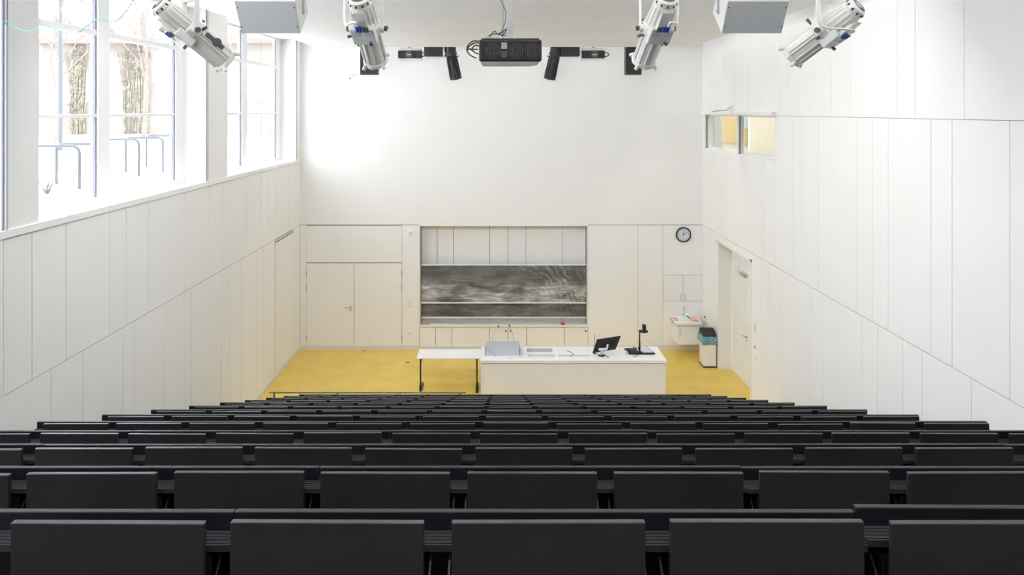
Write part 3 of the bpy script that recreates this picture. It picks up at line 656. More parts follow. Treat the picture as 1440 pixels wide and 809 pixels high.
# monitor
bp_ = dsk(846, 500); t = thing('monitor', 'black monitor seen from behind, tilted on the white desk', 'monitor', bp_)
Ym = bp_.y
q = [P(833.5, 497, Ym - .04), P(866, 491.5, Ym + .10), P(873.5, 472.5, Ym + .16), P(840, 477.5, Ym + .04)]
nrm = (q[1] - q[0]).cross(q[3] - q[0]).normalized(); nrm = nrm if nrm.y > 0 else -nrm
m = MB(); m.add([v for v in q] + [v + nrm * .03 for v in q], [(0, 1, 2, 3), (4, 5, 6, 7), (0, 1, 5, 4), (1, 2, 6, 5), (2, 3, 7, 6), (3, 0, 4, 7)]); m.build('casing', 'softblack', t, bevel=.006)
cc = sum(q, Vector()) / 4; m = MB(); qq = [cc + (v - cc) * .62 for v in q]; m.add([v - nrm * .025 for v in qq] + [v for v in qq], [(0, 1, 2, 3), (4, 5, 6, 7), (0, 1, 5, 4), (1, 2, 6, 5), (2, 3, 7, 6), (3, 0, 4, 7)]); m.build('back_cover', 'black', t, bevel=.008)
m = MB(); m.tube([P(842, 492, Ym - .10), P(853, 491.5, Ym - .10)], .028, smooth=False, n=14); m.tube([P(853, 491.5, Ym - .1), cc - nrm * .05], .02, smooth=False); m.tube([P(846, 500, Ym), P(846, 492, Ym - .09)], .022, smooth=False); m.build('stand_arm', 'lightgrey', t, smooth=True)
m = MB(); z = DH; m.cyl((bp_.x, bp_.y - .02, z), (bp_.x, bp_.y - .02, z + .012), .07, n=24); m.build('stand_foot', 'softblack', t)
m = MB(); m.box(bp_.x + .10, bp_.x + .40, bp_.y + .02, bp_.y + .17, DH, DH + .004); 
e0 = P(836.5, 483, Ym + .08); m = MB(); m.tube([Vector((e0.x, Ym + .1, DH)), Vector((e0.x, Ym + .1, DH + .22)), Vector((e0.x, Ym + .1, DH + .42))], .005, smooth=False); m.cyl((e0.x, Ym + .1, DH), (e0.x, Ym + .1, DH + .01), .03, n=12); tag(m.build('antenna', 'softblack'), 'thin upright antenna behind the left edge of the monitor', 'antenna')
# document camera
bp_ = dsk(900, 498.5); t = thing('document_camera', 'black document camera on a post at the right end of the desk', 'document camera', bp_)
r_ = dsk(921, 498.5); m = MB(); m.prism([(bp_.x - .02, bp_.y - .02), (r_.x, bp_.y - .02), (r_.x - .09, bp_.y + .36), (bp_.x + .02, bp_.y + .36)], 'z', DH, DH + .035); m.build('base', 'black', t, bevel=.004)
m = MB(); m.prism([(bp_.x + .02, bp_.y + .01), (r_.x - .03, bp_.y + .01), (r_.x - .11, bp_.y + .34), (bp_.x + .05, bp_.y + .34)], 'z', DH + .036, DH + .040); m.build('stage_plate', 'lightgrey', t)
pz = P(900, 466, bp_.y); m = MB(); m.cyl((bp_.x + .0, bp_.y + .03, DH), (bp_.x, bp_.y + .03, DH + .25), .018, n=14); m.cyl((bp_.x, bp_.y + .03, DH + .22), (bp_.x, bp_.y + .03, pz.z), .013, n=14); m.box(bp_.x - .04, bp_.x + .05, bp_.y, bp_.y + .06, DH, DH + .05); m.build('post', 'black', t, smooth=True)
m = MB(); m.box(bp_.x - .02, bp_.x + .17, bp_.y - .02, bp_.y + .08, pz.z - .03, pz.z + .01); m.box(bp_.x + .06, bp_.x + .13, bp_.y - .02, bp_.y + .08, pz.z, pz.z + .13); m.cyl((bp_.x + .095, bp_.y + .03, pz.z - .05), (bp_.x + .095, bp_.y + .03, pz.z), .03, n=16); m.build('camera_head', 'softblack', t, bevel=.008)
# telephone
a_ = dsk(882, 499); c_ = dsk(898, 499); t = thing('desk_telephone', 'black telephone beside the document camera on the desk', 'telephone', ((a_.x + c_.x) / 2, a_.y + .1, DH))
m = MB(); m.prism([(a_.y + .0, DH), (a_.y + .22, DH), (a_.y + .22, DH + .07), (a_.y, DH + .03)], 'x', a_.x + .04, c_.x); m.build('body', 'black', t, bevel=.006)
m = MB(); m.tube([(a_.x - .01, a_.y + .18, DH + .055), (a_.x + .02, a_.y + .11, DH + .07), (a_.x + .06, a_.y + .05, DH + .06)], .022, n=10); m.build('handset', 'black', t, smooth=True)
m = MB(); m.tube([(c_.x - .05, a_.y + .15, DH + .07), (c_.x - .09, a_.y + .12, DH + .13), (c_.x - .01, a_.y + .13, DH + .10)], .006); m.build('cord', 'black', t)
# cables on the desk and over its front
def cable(pts, r, mt, label, name='cable'):
    tag(MB().tube(pts, r).build(name, mt, smooth=True), label, 'cable')
Dk = lambda x, y: dsk(x, y) + Vector((0, 0, .005))
cable([Dk(715, 507), Dk(715.5, 503.2), Dk(730, 503.4), Dk(748, 504), Dk(765, 502.8), Dk(780, 502.3)], .0045, 'lightgrey', 'thin grey cable lying along the front edge of the white desk')
cable([Dk(797, 493.5), Dk(803, 496), Dk(806.5, 499), Dk(802, 501.8)], .005, 'softblack', 'short dark cable curling into the slot of the white desk')
cable([Dk(840, 500), Dk(846, 498.7), Dk(850, 500.2), Dk(856, 503)], .007, 'black', 'black cable trailing from the foot of the monitor')
cable([dsk(684, 500.9) + Vector((0, -.01, .11)), dsk(688, 500.9) + Vector((0, -.012, .12)), dsk(693, 500.9) + Vector((0, -.012, .08)), Dk(697.5, 501.2)], .0045, 'teal', 'thin teal cable arching before the pale grey lectern')
cable([Dk(890, 499.5), Dk(893, 502), Dk(896, 499.7), Dk(899, 500.2)], .006, 'black', 'black curled cord in front of the telephone')

# ------------------------------------------------------------------ overhead things
# lighting pipe
t = thing('lighting_pipe', 'white steel pipe carrying the four white spotlights', 'pipe', (0, 5, 7.25))
m = MB(); m.cyl((-3.2, 5, 7.25), (3.3, 5, 7.25), .024, n=16); m.build('pipe', 'white', t, smooth=True)
for x in (-3, 0.35, 3.1): m = MB(); m.cyl((x, 5, 7.25), (x, 5, CZ), .01, n=8); m.build('hanger', 'white', t)
def spotlight(p0, p1, label, strip=1, tail=1):
    p0 = Vector(p0); p1 = Vector(p1); L0 = (p1 - p0).length; ax = (p1 - p0).normalized(); side = ax.cross(Vector((0, 0, 1))).normalized(); up = side.cross(ax).normalized()
    mid = p0 + ax * .30
    T = Matrix(((ax.x, side.x, up.x, p0.x), (ax.y, side.y, up.y, p0.y), (ax.z, side.z, up.z, p0.z), (0, 0, 0, 1)))
    t = thing('stage_spotlight', label, 'spotlight', mid, 'white stage spotlights')
    m = MB(T); m.lathe((0, 0, 0), (1, 0, 0), [(.0, .058), (.012, .072), (.045, .076), (.05, .070), (.055, .078), (.23, .088), (.24, .084)], 32)
    for i in range(16):      # cooling fins along the housing
        a = 2 * math.pi * i / 16; cy, cz = math.cos(a), math.sin(a)
        m.tube([(.07, cy * .079, cz * .079), (.23, cy * .089, cz * .089)], .0045, n=6, smooth=False)
    hs = m.build('lamp_housing', 'fixture', t, smooth=True)
    m = MB(T); m.cyl((-.004, 0, 0), (.006, 0, 0), .054, n=28)
    m.build('rear_vent', 'fixgrey', hs)
    m = MB(T)
    for i in range(7): m.box(-.009, -.003, -.045 + i * .015 - .004, -.045 + i * .015 + .004, -.025 + (i % 2) * .012, .025 - (i % 3) * .01)
    m.build('vent_grid', 'lightgrey', hs)
    m = MB(T)
    for i in range(10):
        a = R(36 * i + 10); m.cyl((.024, math.cos(a) * .070, math.sin(a) * .070), (.040, math.cos(a) * .0775, math.sin(a) * .0775), .007, n=6)
    m.build('vent_slots', 'black', hs)
    m = MB(T); m.lathe((.235, 0, 0), (1, 0, 0), [(0, .085), (.01, .105), (.07, .108), (.09, .10), (.10, .085)], 12); m.box(.20, .34, -.085, .085, -.115, -.05); m.prism([(.06, -.10), (.25, -.115), (.25, -.075), (.12, -.08)], 'y', -.05, .05); m.build('gate_body', 'fixture', t, bevel=.006)
    for ya in (-.075, .02):
        m = MB(T); m.box(.215, .26, ya, ya + .055, -.119, -.114); m.build('rating_plate', 'lightgrey', t)
    for a in (20, 110, 200, 290):      # shutter handles
        c_, s_ = math.cos(R(a)), math.sin(R(a)); m = MB(T); m.box(.312, .322, c_ * .10 - .01, c_ * .10 + .01, s_ * .10 - .01, s_ * .10 + .01); m.cyl((.317, c_ * .095, s_ * .095), (.317, c_ * .15, s_ * .15), .009, .012, n=10); m.build('shutter_handle', 'fixgrey', t)
    m = MB(T); r_l = .076; m.lathe((.325, 0, 0), (1, 0, 0), [(0, r_l), (.01, r_l + .004), (L0 - .325 - .035, r_l + .004), (L0 - .325 - .03, r_l)], 32)
    for a in (8, 45, 75, 105, 172, 188, 225, 255, 285, 352):
        c_, s_ = math.cos(R(a)), math.sin(R(a)); m.tube([(.335, c_ * (r_l + .006), s_ * (r_l + .006)), (L0 - .05, c_ * (r_l + .006), s_ * (r_l + .006))], .008, n=8, smooth=False)
    m.build('lens_tube', 'fixture', t, smooth=True)
    m = MB(T); m.lathe((L0 - .04, 0, 0), (1, 0, 0), [(0, .09), (.03, .095), (.03, .075), (.02, .07)], 10)
    for a in (45, 135, 225, 315): c_, s_ = math.cos(R(a)), math.sin(R(a)); m.cyl((L0 - .03, c_ * .09, s_ * .09), (L0 + .0, c_ * .115, s_ * .115), .014, n=8)
    m.build('front_clamp', 'fixture', t, bevel=.003)
    m = MB(T); m.cyl((L0 - .03, 0, 0), (L0 - .02, 0, 0), .072, n=24); m.build('lens', 'winglass', t)
    m = MB(T); m.box(.36, L0 - .12, strip * .060, strip * .090, .020, .052); m.cyl((.45, strip * .08, .036), (.45, strip * .11, .036), .030, n=18); m.build('focus_knob', 'fixgrey', t, bevel=.002)
    # yoke
    pv = p0 + ax * .285; m = MB(); fw = Vector((0, 0, 1)).cross(side).normalized()
    for s_ in (-1, 1):
        q0 = pv + side * s_ * .118; q1 = q0 + Vector((0, 0, .22)); ww = fw * .017; tt = side * .003
        m.add([q0 - ww - tt, q0 + ww - tt, q0 + ww + tt, q0 - ww + tt, q1 - ww - tt, q1 + ww - tt, q1 + ww + tt, q1 - ww + tt], [(0, 3, 2, 1), (4, 5, 6, 7), (0, 1, 5, 4), (1, 2, 6, 5), (2, 3, 7, 6), (3, 0, 4, 7)])
        m.cyl(q0 - side * s_ * .03, q0 + side * s_ * .012, .030, n=16)
    q1 = pv + side * .121 + Vector((0, 0, .22)); q2 = pv - side * .121 + Vector((0, 0, .22)); ww = fw * .017; u_ = Vector((0, 0, .006))
    m.add([q1 - ww, q1 + ww, q1 + ww + u_, q1 - ww + u_, q2 - ww, q2 + ww, q2 + ww + u_, q2 - ww + u_], [(0, 3, 2, 1), (4, 5, 6, 7), (0, 1, 5, 4), (1, 2, 6, 5), (2, 3, 7, 6), (3, 0, 4, 7)])
    yk_ = m.build('yoke', 'white', t)
    top = pv + Vector((0, 0, .22)); m = MB(); m.cyl(top, Vector((top.x, 5.0 + (top.y - 5.0) * .3, 7.23)), .014, n=10); m.box(top.x - .03, top.x + .03, 4.96, 5.04, 7.2, 7.29); m.build('hook_clamp', 'white', t)
    for s_ in (-1, 1): m = MB(); q0 = pv + side * s_ * .118; m.cyl(q0 + side * s_ * .012, q0 + side * s_ * .03, .020, n=12); m.cyl(q0 + side * s_ * .03, q0 + side * s_ * .034, .008, n=8); m.build('tilt_knob', 'fixgrey', t)
    # connectors and tail cable
    m = MB(T)
    for y in (-.03, -.006): m.cyl((.17, y * tail, -.120), (.215, y * tail, -.118), .009, n=10)
    m.build('plug', 'blue', t)
    m = MB(T)
    for y in (.02, .044): m.cyl((.175, y * tail, -.120), (.215, y * tail, -.118), .009, n=10)
    m.build('plug', 'fixgrey', t)
    m = MB(); q = T @ Vector((.16, -.02 * tail, -.125)); sx_ = -side * .13 * tail
    m.tube([q, q - ax * .04 + Vector((0, 0, -.005)), pv - side * tail * .07 - ax * .14 - up * .10, pv - side * tail * .15 - ax * .02 + Vector((0, -.03, .02)), pv - side * tail * .16 + Vector((0, -.02, .22)), Vector((top.x - side.x * tail * .1, 4.99, 7.25))], .009, n=8); m.build('lamp_cable', 'white', t, smooth=True)
spotlight(P(222, 5, 4.8), P(321, 89, 5.15), 'white stage spotlight hanging before the left windows, aimed down right', 1, 1)
spotlight(P(504, -4, 4.75), P(529, 88, 5.2), 'white stage spotlight left of the projector, aimed steeply down', -1, 1)
spotlight(P(939, -4, 4.75), P(904, 88, 5.2), 'white stage spotlight right of the projector, aimed steeply down', 1, -1)
spotlight(P(1208, 8, 4.8), P(1110, 82, 5.15), 'white stage spotlight before the right wall, aimed down left', 1, 1)
# loudspeakers white
def loud(xa, xb, inner, label):
    A, B, Cc, Dd = (6.8, 7.218), (6.99, 6.913), (7.27, 7.165), (7.08, 7.49)
    t = thing('ceiling_loudspeaker', label, 'loudspeaker', ((xa + xb) / 2, 7.05, 6.91), 'white loudspeakers with grey grilles')
    m = MB(); m.prism([A, B, Cc, Dd], 'x', xa, xb); m.build('cabinet', 'white', t, bevel=.006)
    m = MB(); e = Vector((B[0] - A[0], B[1] - A[1])).normalized(); n_ = Vector((e.y, -e.x)) if e.y < 0 else Vector((-e.y, e.x)); n_ = n_ if n_.x < 0 else -n_
    g = [Vector(A) + e * .006, Vector(B) - e * .006]; m.prism([tuple(g[0]), tuple(g[1]), tuple(g[1] + n_ * .010), tuple(g[0] + n_ * .010)], 'x', xa + .006, xb - .006); gr = m.build('grille', 'grille', t)
    m = MB()
    for tt in (.07, .28):
        for x in (xa + .02, xb - .02): p = Vector(A) + e * tt + n_ * .010; m.cyl((x, p.x, p.y), (x, p.x + n_.x * .004, p.y + n_.y * .004), .007, n=8)
    m.build('screw', 'black', gr)
    sx2 = xb if inner > 0 else xa; m = MB(); m.box(sx2, sx2 + inner * .012, 7.05, 7.085, 7.12, 7.5); m.box(sx2, sx2 + inner * .012, 7.05, 7.085, 7.45, CZ); m.cyl((sx2, 7.11, 7.16), (sx2 + inner * .01, 7.11, 7.16), .012, n=12)
    sy = xa if inner > 0 else xb; m.box(sy, sy - inner * .012, 7.05, 7.085, 7.12, CZ); m.build('bracket', 'satin', t)
loud(-2.645, -2.04, 1, 'white ceiling loudspeaker with grey grille, left of the projector')
loud(2.267, 2.883, -1, 'white ceiling loudspeaker with grey grille, right of the projector')
# projector
Yp = 5.6; a_ = P(673.5, 86.5, Yp); c_ = P(762, 55.5, Yp)
t = thing('projector', 'dark projector hanging on a white ceiling pole in the middle', 'projector', ((a_.x + c_.x) / 2, Yp + .3, a_.z))
m = MB(); m.box(a_.x, c_.x, Yp, Yp + .035, a_.z, c_.z); m.build('rear_face', 'softblack', t, bevel=.016, seg=3)
m = MB(); m.box(a_.x + .006, c_.x - .006, Yp + .03, Yp + .52, a_.z + .002, c_.z - .006)
m.prism([(a_.x + .006, Yp + .5), (c_.x - .006, Yp + .5), (c_.x - .05, Yp + .72), (a_.x + .012, Yp + .72)], 'z', a_.z + .004, c_.z - .01); m.build('body', 'beige', t, bevel=.012)
m = MB(); m.box(a_.x + .02, c_.x - .02, Yp + .02, Yp + .6, c_.z - .008, c_.z + .012); m.build('top_cover', 'softblack', t, bevel=.006)
m = MB(); m.box(a_.x + .06, c_.x - .015, Yp - .001, Yp + .01, a_.z + .022, c_.z - .022); m.build('recess', 'black', t)
zc = (a_.z + c_.z) / 2
for px in (693, 725, 749):
    x = P(px, 70, Yp).x; m = MB()
    for r_ in (.028, .045, .062):
        for i in range(20):
            a0 = 2 * math.pi * i / 20; a1 = a0 + .24; m.tube([(x + r_ * math.cos(a0), Yp - .004, zc + r_ * math.sin(a0)), (x + r_ * math.cos(a1), Yp - .004, zc + r_ * math.sin(a1))], .0016, n=5, smooth=False)
    for i in range(9): xx = x - .056 + i * .014; hgt = .062 * math.sqrt(max(.05, 1 - ((xx - x) / .064) ** 2)); m.box(xx - .0018, xx + .0018, Yp - .004, Yp - .001, zc - hgt, zc + hgt)
    m.build('fan_grille', 'fixgrey', t)
for py in (64, 76): x = P(709, py, Yp); m = MB(); m.box(x.x - .024, x.x + .024, Yp - .004, Yp, x.z - .028, x.z + .024); m.build('rating_label', 'fixgrey' if py == 76 else 'satin', t)
px_ = P(716.5, 40, 5.85).x; m = MB(); m.box(px_ - .027, px_ + .027, 5.85, 5.905, c_.z + .05, CZ + .01); m.build('ceiling_pole', 'white', t, bevel=.003)
m = MB(); m.box(px_ - .10, px_ + .08, 5.80, 5.96, c_.z + .012, c_.z + .024); m.box(px_ - .05, px_ + .05, 5.83, 5.93, c_.z + .02, c_.z + .06); m.cyl((px_ - .07, 5.88, c_.z), (px_ - .07, 5.88, c_.z + .05), .012, n=10); m.build('mount_plate', 'white', t, bevel=.003)
m = MB(); m.box(px_ - .062, px_ - .050, 5.86, 5.88, c_.z + .03, CZ); m.build('cable_conduit', 'satin', t)
Pj = lambda x, y, Y=5.75: P(x, y, Y)
cable([P(698, -6, 5.8), P(706, 4, 5.8), P(711, 18, 5.8), P(710, 32, 5.78), P(706, 42, 5.75), P(703, 47, 5.74)], .004, 'green', 'green cable looping down beside the projector pole')
for i, pts in enumerate(([(674, 58), (665, 58), (658, 64), (657, 72), (662, 78), (670, 82)], [(674, 60), (666, 61), (660, 65), (656, 70), (660, 69), (672, 69.5)], [(674, 65), (668, 64), (664, 68)], [(673, 76), (668, 74), (662, 69)])):
    cable([Pj(x, y, 5.7 + .02 * i) for x, y in pts], .0055, 'black', ['outermost black cable loop at the left side of the projector', 'inner black cable loop at the left side of the projector', 'short black plug lead, upper, at the left side of the projector', 'short black plug lead, lower, at the left side of the projector'][i])
for i, pts in enumerate(([(682, 56), (690, 50), (700, 49), (712, 52)], [(688, 54), (693, 47), (696, 45), (700, 49), (706, 44)], [(700, 50), (707, 46), (712, 42), (710, 47), (705, 52)])):
    cable([Pj(x, y - 1, 5.76 + .02 * i) for x, y in pts], .004, 'black', ['black cable lying across the top left of the projector', 'curled black cable on top of the projector', 'black cable knotted at the projector pole'][i])
m = MB(); q = Pj(688, 54.5, 5.76); m.box(q.x - .025, q.x + .02, 5.74, 5.80, q.z - .004, q.z + .016); tag(m.build('cable_adapter', 'lightgrey', bevel=.003), 'small white adapter box on top left of the projector', 'adapter')

# devices in the slot before the back wall
Ys = 16.6
def hang(x0, x1, y0, y1, name, label, cat, depth=.3, matn='black'):
    a_, c_ = P(x0, y1, Ys), P(x1, y0, Ys); t = thing(name, label, cat, ((a_.x + c_.x) / 2, Ys + depth / 2, a_.z))
    m = MB(); m.box(a_.x, c_.x, Ys, Ys + depth, a_.z, c_.z); m.build('cabinet', matn, t, bevel=.012)
    m = MB(); m.box(a_.x + .02, c_.x - .02, Ys - .006, Ys, a_.z + .02, c_.z - .02); m.build('grille', 'softblack', t)
    m = MB(); m.cyl(((a_.x + c_.x) / 2, Ys + .1, c_.z), ((a_.x + c_.x) / 2, Ys + .1, CEIL), .014, n=8); m.build('hanger', 'black', t)
hang(506, 531, 52, 105, 'black_loudspeaker', 'tall black loudspeaker behind the left steep white spotlight', 'loudspeaker', .22)
hang(880, 902.5, 52, 105, 'black_loudspeaker', 'tall black loudspeaker behind the right steep white spotlight', 'loudspeaker', .22)
hang(596, 622, 56, 79, 'dimmer_box', 'black box hanging left of the projector at the canopy edge', 'box')
hang(789, 815.5, 56, 79, 'dimmer_box', 'black box hanging right of the projector at the canopy edge', 'box')
def smallproj(x0, x1, flip, label):
    a_, c_ = P(x0, 82, Ys), P(x1, 71, Ys); t = thing('video_camera', label, 'camera', ((a_.x + c_.x) / 2, Ys + .1, a_.z))
    m = MB(); m.box(a_.x, c_.x, Ys, Ys + .05, a_.z, c_.z); m.build('rear_face', 'softblack', t, bevel=.02)
    m = MB(); m.box(a_.x + .01, c_.x - .01, Ys + .05, Ys + .45, a_.z - .02, c_.z + .03); m.box(a_.x + .03, c_.x - .04, Ys + .03, Ys + .45, c_.z, c_.z + .075); m.build('body', 'white', t, bevel=.015)
    cx2 = P(575 if flip > 0 else 836, 77, Ys); m = MB(); m.lathe((cx2.x, Ys + .005, cx2.z - .0), (0, -1, 0), [(0, .085), (.02, .085), (.03, .075)], 24); m.build('dial', 'fixgrey', t, smooth=True)
    m = MB(); m.box(cx2.x - .05, cx2.x + .05, Ys - .034, Ys - .024, cx2.z - .012, cx2.z + .012); m.build('dial_grip', 'lightgrey', t)
    q = P(587 if flip > 0 else 848, 81.8, Ys); m = MB(); m.box(q.x - .02, q.x + .02, Ys - .004, Ys + .01, q.z - .014, q.z + .014); m.build('status_light', 'red', t)
    m = MB(); m.cyl((cx2.x, Ys + .15, c_.z + .05), (cx2.x, Ys + .15, CEIL), .016, n=8); m.cyl((cx2.x, Ys + .15, c_.z + .07), (cx2.x, Ys + .15, c_.z + .16), .03, n=10); m.build('hanger', 'black', t)
    e = x1 if flip > 0 else x1; q = [P(e - 1, 74, Ys + .05), P(e + 4, 75, Ys + .05), P(e + 5, 78, Ys + .05), P(e - 1, 80, Ys + .05)]; m = MB(); m.tube(q, .012); m.build('cord', 'black', t, smooth=True)
smallproj(559.5, 593, 1, 'small black-backed video camera hanging left of the projector'); smallproj(818, 851, -1, 'small black-backed video camera hanging right of the projector')
def blackspot(xa, xb, s, label):
    top = P(xa, 60, Ys); bot = P(xb, 110, Ys + .25); ax = (bot - top).normalized(); L0 = (bot - top).length; t = thing('black_spotlight', label, 'spotlight', top, 'black spotlights in the ceiling slot')
    m = MB(); m.lathe(top - ax * .1, ax, [(0, .09), (.02, .12), (.32, .13), (.40, .15), (.46, .12)], 20)
    for i in range(10): a = 2 * math.pi * i / 10; u = ax.orthogonal().normalized(); v = ax.cross(u); d_ = u * math.cos(a) + v * math.sin(a); m.tube([top - ax * .06 + d_ * .125, top + ax * .22 + d_ * .135], .01, n=6, smooth=False)
    m.build('lamp_housing', 'black', t, smooth=True)
    m = MB(); m.lathe(top + ax * .34, ax, [(0, .11), (L0 - .40, .125), (L0 - .36, .15), (L0 - .33, .15)], 20)
    for a in range(0, 360, 45): u = ax.orthogonal().normalized(); v = ax.cross(u); d_ = u * math.cos(R(a)) + v * math.sin(R(a)); m.tube([top + ax * .36 + d_ * .12, top + ax * (L0 - .05) + d_ * .135], .014, n=6, smooth=False)
    m.build('lens_tube', 'softblack', t, smooth=True)
    m = MB(); m.cyl(top + ax * (L0 + .005), top + ax * (L0 + .012), .12, n=20); m.build('lens', 'lightgrey', t)
    m = MB()
    for q in (-1, 1): m.box(top.x + q * .142 - .008, top.x + q * .142 + .008, Ys - .02, Ys + .03, top.z - .16, top.z + .35)
    m.box(top.x - .15, top.x + .15, Ys - .02, Ys + .03, top.z + .33, top.z + .36); m.cyl((top.x, Ys, top.z + .35), (top.x, Ys, CEIL), .02, n=8); m.build('yoke', 'black', t)
    m = MB(); c_ = top + ax * .36
    for q in (-1, 1): m.cyl(c_ + Vector((q * .12, 0, 0)), c_ + Vector((q * .18, 0, .03)), .014, n=8)
    m.build('shutter_handle', 'fixgrey', t)
blackspot(631, 641, 1, 'black spotlight left of the projector, pointing down right'); blackspot(784, 773, -1, 'black spotlight right of the projector, pointing down left')

# blind cassette above interior window
t = thing('blind_cassette', 'slim white rail running above the small window in the right wall', 'blind', (XR - .05, W0, 6.06))
m = MB(); m.box(XR - .075, XR - .002, W0 - .02, W1 + .12, 6.02, 6.09); m.build('rail', 'white', t, bevel=.004)
m = MB(); m.tube([(XR - .08, 16.4, 6.10), (XR - .08, 15.4, 6.13), (XR - .07, 15.02, 6.22), (XR - .08, 15.0, 6.05)], .012, smooth=False); m.build('opener_arm', 'satin', t)
m = MB(); m.box(XR - .08, XR - .0, W0 - .05, W0 - .02, 6.015, 6.095); m.build('end_cap', 'lightgrey', t)
m = MB(); q = .31 * 18.18; m.box(.3035 * 18.19, .3105 * 18.19, 18.185, 18.2, 5.35, 5.41); tag(m.build('wall_sign', 'lightgrey'), 'tiny grey plate on the pale wall behind the small window', 'sign')

# conduit and teal cable by the windows
yc = 7.0
m = MB(); zt = EYE + (VY - 35) * yc / F; m.box(XL, XL + .022, yc + .03, yc + .055, SILL, zt); tag(m.build('cable_conduit', 'lightgrey'), 'slim upright conduit on the pillar at the far left edge', 'conduit')
tp = [(4, 36), (5, 29.5), (12, 31), (25, 40), (42, 43.5), (57, 38), (63, 37), (75, 40), (88, 46), (98, 48), (110, 46), (125, 34), (136, 28), (150, 29.5), (165, 28), (178, 15), (187, 0), (198, -25)]
cable([P(x, y, 7.0 - 1.9 * (x / 198)) for x, y in tp], .0045, 'teal', 'thin teal cable swagged across the left windows')

# ------------------------------------------------------------------ outside
GZ = 4.70
b = MB(); nx, ny = 40, 50; vs = []; fs = []
for i in range(nx + 1):
    for j in range(ny + 1):
        x = -5.66 - 75 * (i / nx) ** 1.6; y = -15 + 85 * j / ny; vs.append((x, y, GZ + .06 * math.sin(x * .9 + y * .7) * math.cos(y * .5) * (1 if i > 2 else 0)))
for i in range(nx):
    for j in range(ny): a_ = i * (ny + 1) + j; fs.append((a_, a_ + 1, a_ + ny + 2, a_ + ny + 1))
b.add(vs, fs); b.build('snowy_ground', 'snow', smooth=True)['kind'] = 'structure'
# wide ground east of hall keeps the horizon closed
def hoop(Y, xa, xb, label):
    t = thing('bicycle_stand', label, 'bicycle stand', ((xa + xb) / 2, Y, GZ), 'tubular bicycle stands in the snow')
    r_ = .12; z1 = 5.50; pts = [(xa, Y, GZ - .05), (xa, Y, z1 - r_)] + [(xa + r_ - r_ * math.cos(a), Y, z1 - r_ + r_ * math.sin(a)) for a in (R(22), R(45), R(68), R(90))] + [(xb - r_ + r_ * math.sin(a), Y, z1 - r_ + r_ * math.cos(a)) for a in (0, R(22), R(45), R(68), R(90))] + [(xb, Y, GZ - .05)]
    m = MB(); m.tube(pts, .028, n=12, smooth=False); m.build('tube', 'rackmetal', t, smooth=True)
hl = ['galvanised bicycle stand in the snow, nearest of the row', 'galvanised bicycle stand, second nearest, behind the left pane', 'galvanised bicycle stand seen through the second pane, nearer one', 'galvanised bicycle stand seen through the second pane, middle one', 'galvanised bicycle stand seen through the second pane, furthest one']
for (Y, xa, xb), lb in zip(((11.9, -8.3, -7.33), (12.7, -8.25, -7.35), (14.6, -8.6, -7.72), (15.6, -8.55, -7.7), (16.8, -8.7, -7.8)), hl): hoop(Y, xa, xb, lb)
# lamp post
t = thing('lamp_post', 'pale grey lamp post outside behind the bicycle stands', 'lamp post', (-15.45, 24, GZ)); m = MB(); m.cyl((-15.45, 24, GZ), (-15.45, 24, 13), .07, .05, n=12); m.build('pole', 'rackmetal', t, smooth=True); m = MB(); m.lathe((-15.45, 24, 13), (0, 0, 1), [(0, .1), (.1, .3), (.25, .3), (.35, .1)], 16); m.build('lamp_head', 'rackmetal', t, smooth=True)
# building
t = thing('building', 'pale rendered building with pink eaves and dry climbers across the snow', 'building', (-24, 40, GZ))
m = MB(); m.box(-46, -9, 40, 52, GZ - .2, 10.0); m.build('wall', 'facade', t)
m = MB(); m.box(-46.4, -8.6, 39.5, 52.4, 10.0, 10.3); m.prism([(39.5, 10.3), (52.4, 10.3), (46, 12.2)], 'x', -46.4, -8.6); m.build('roof', 'roofband', t)
for x in (-27.2, -23.6, -17.2, -14.0, -31): 
    m = MB(); m.box(x - .6, x + .6, 39.93, 40.05, 6.6, 8.3); fr = m.build('window', 'white', t); m = MB(); m.box(x - .52, x - .03, 39.9, 39.95, 6.68, 8.22); m.box(x + .03, x + .52, 39.9, 39.95, 6.68, 8.22); m.build('pane', 'winglass', fr)
rr = random.Random(11)
for (xa, xb) in ((-25.1, -24.3), (-22.0, -20.6)):
    m = MB()
    for i in range(420):
        x = rr.uniform(xa, xb) + rr.gauss(0, .12); z = GZ + 5.2 * (1 - rr.random() ** 1.6 * .96); y = 39.9 - rr.random() * .15; s_ = rr.uniform(.03, .07); a_ = rr.uniform(0, 3)
        d1 = Vector((math.cos(a_), .3, math.sin(a_))) * s_; d2 = Vector((-math.sin(a_), .3, math.cos(a_))) * s_; c_ = Vector((x, y, z)); m.add([c_ - d1, c_ + d2, c_ + d1, c_ - d2], [(0, 1, 2, 3)])
    for i in range(22): x = rr.uniform(xa, xb); m.tube([(x, 39.92, GZ), (x + rr.uniform(-.2, .2), 39.88, GZ + 2.4), (x + rr.uniform(-.4, .4), 39.9, GZ + 4.8)], .025, n=5)
    o = m.build('climbing_plant', 'ivy', t)
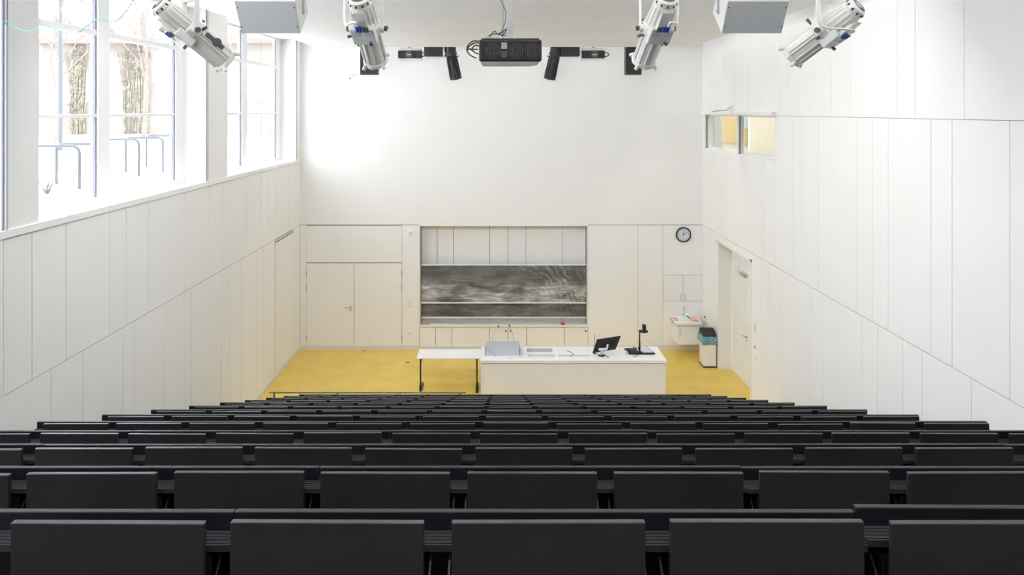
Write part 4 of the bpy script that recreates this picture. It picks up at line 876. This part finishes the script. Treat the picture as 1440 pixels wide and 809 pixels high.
# bare trees
def tree(x, y, h, seed, label):
    rr = random.Random(seed); t = thing('bare_tree', label, 'tree', (x, y, GZ), 'bare winter trees outside'); tr = MB(); br = MB()
    tr.tube([(x, y, GZ), (x + .1, y, GZ + h * .3), (x - .05, y, GZ + h * .62)], .11, n=8)
    def grow(p, d, ln, r_, lv, mb):
        q = p + d * ln + Vector((rr.gauss(0, .08), rr.gauss(0, .08), 0)) * ln; mb.cyl(p, q, r_, r_ * .6, n=5)
        if lv > 0:
            for _ in range(3): d2 = (d + Vector((rr.uniform(-.8, .8), rr.uniform(-.8, .8), rr.uniform(-.15, .5)))).normalized(); grow(q, d2, ln * rr.uniform(.6, .8), r_ * .6, lv - 1, mb)
    for i in range(7): grow(Vector((x, y, GZ + h * (.25 + .05 * i))), Vector((rr.uniform(-1, 1), rr.uniform(-1, 1), rr.uniform(.5, 1.2))).normalized(), h * .2, .05, 3, br)
    tr.build('trunk', 'bark', t, smooth=True); br.build('branches', 'bark', t)
for a_ in ((-19.5, 30, 9, 1, 'bare tree in front of the pale building, seen through the left pane'), (-17.2, 33, 10, 2, 'bare tree in front of the pale building, seen through the middle pane'), (-24, 34, 11, 3, 'bare tree at the far left before the pale building'), (-12.5, 30, 9, 4, 'bare tree seen faintly through the far window')): tree(*a_)
def shrub(x, y, seed, label, n=26, h=.45):
    rr = random.Random(seed); t = thing('dry_shrub', label, 'shrub', (x, y, GZ), 'dry twigs in the snow'); m = MB()
    for i in range(n): a = rr.uniform(0, 6.28); d = Vector((math.cos(a) * rr.uniform(.1, .6), math.sin(a) * rr.uniform(.1, .6), 1)) * h * rr.uniform(.4, 1); m.tube([(x, y, GZ), Vector((x, y, GZ)) + d * .5, Vector((x, y, GZ)) + d + Vector((rr.gauss(0, .05), rr.gauss(0, .05), 0))], .004, n=4)
    m.build('twigs', 'bark', t)
shrub(-7.5, 11.3, 1, 'dry twiggy shrub poking through the snow below the left pane'); shrub(-7.9, 17.5, 3, 'dry twiggy shrub beyond the furthest bicycle stand')
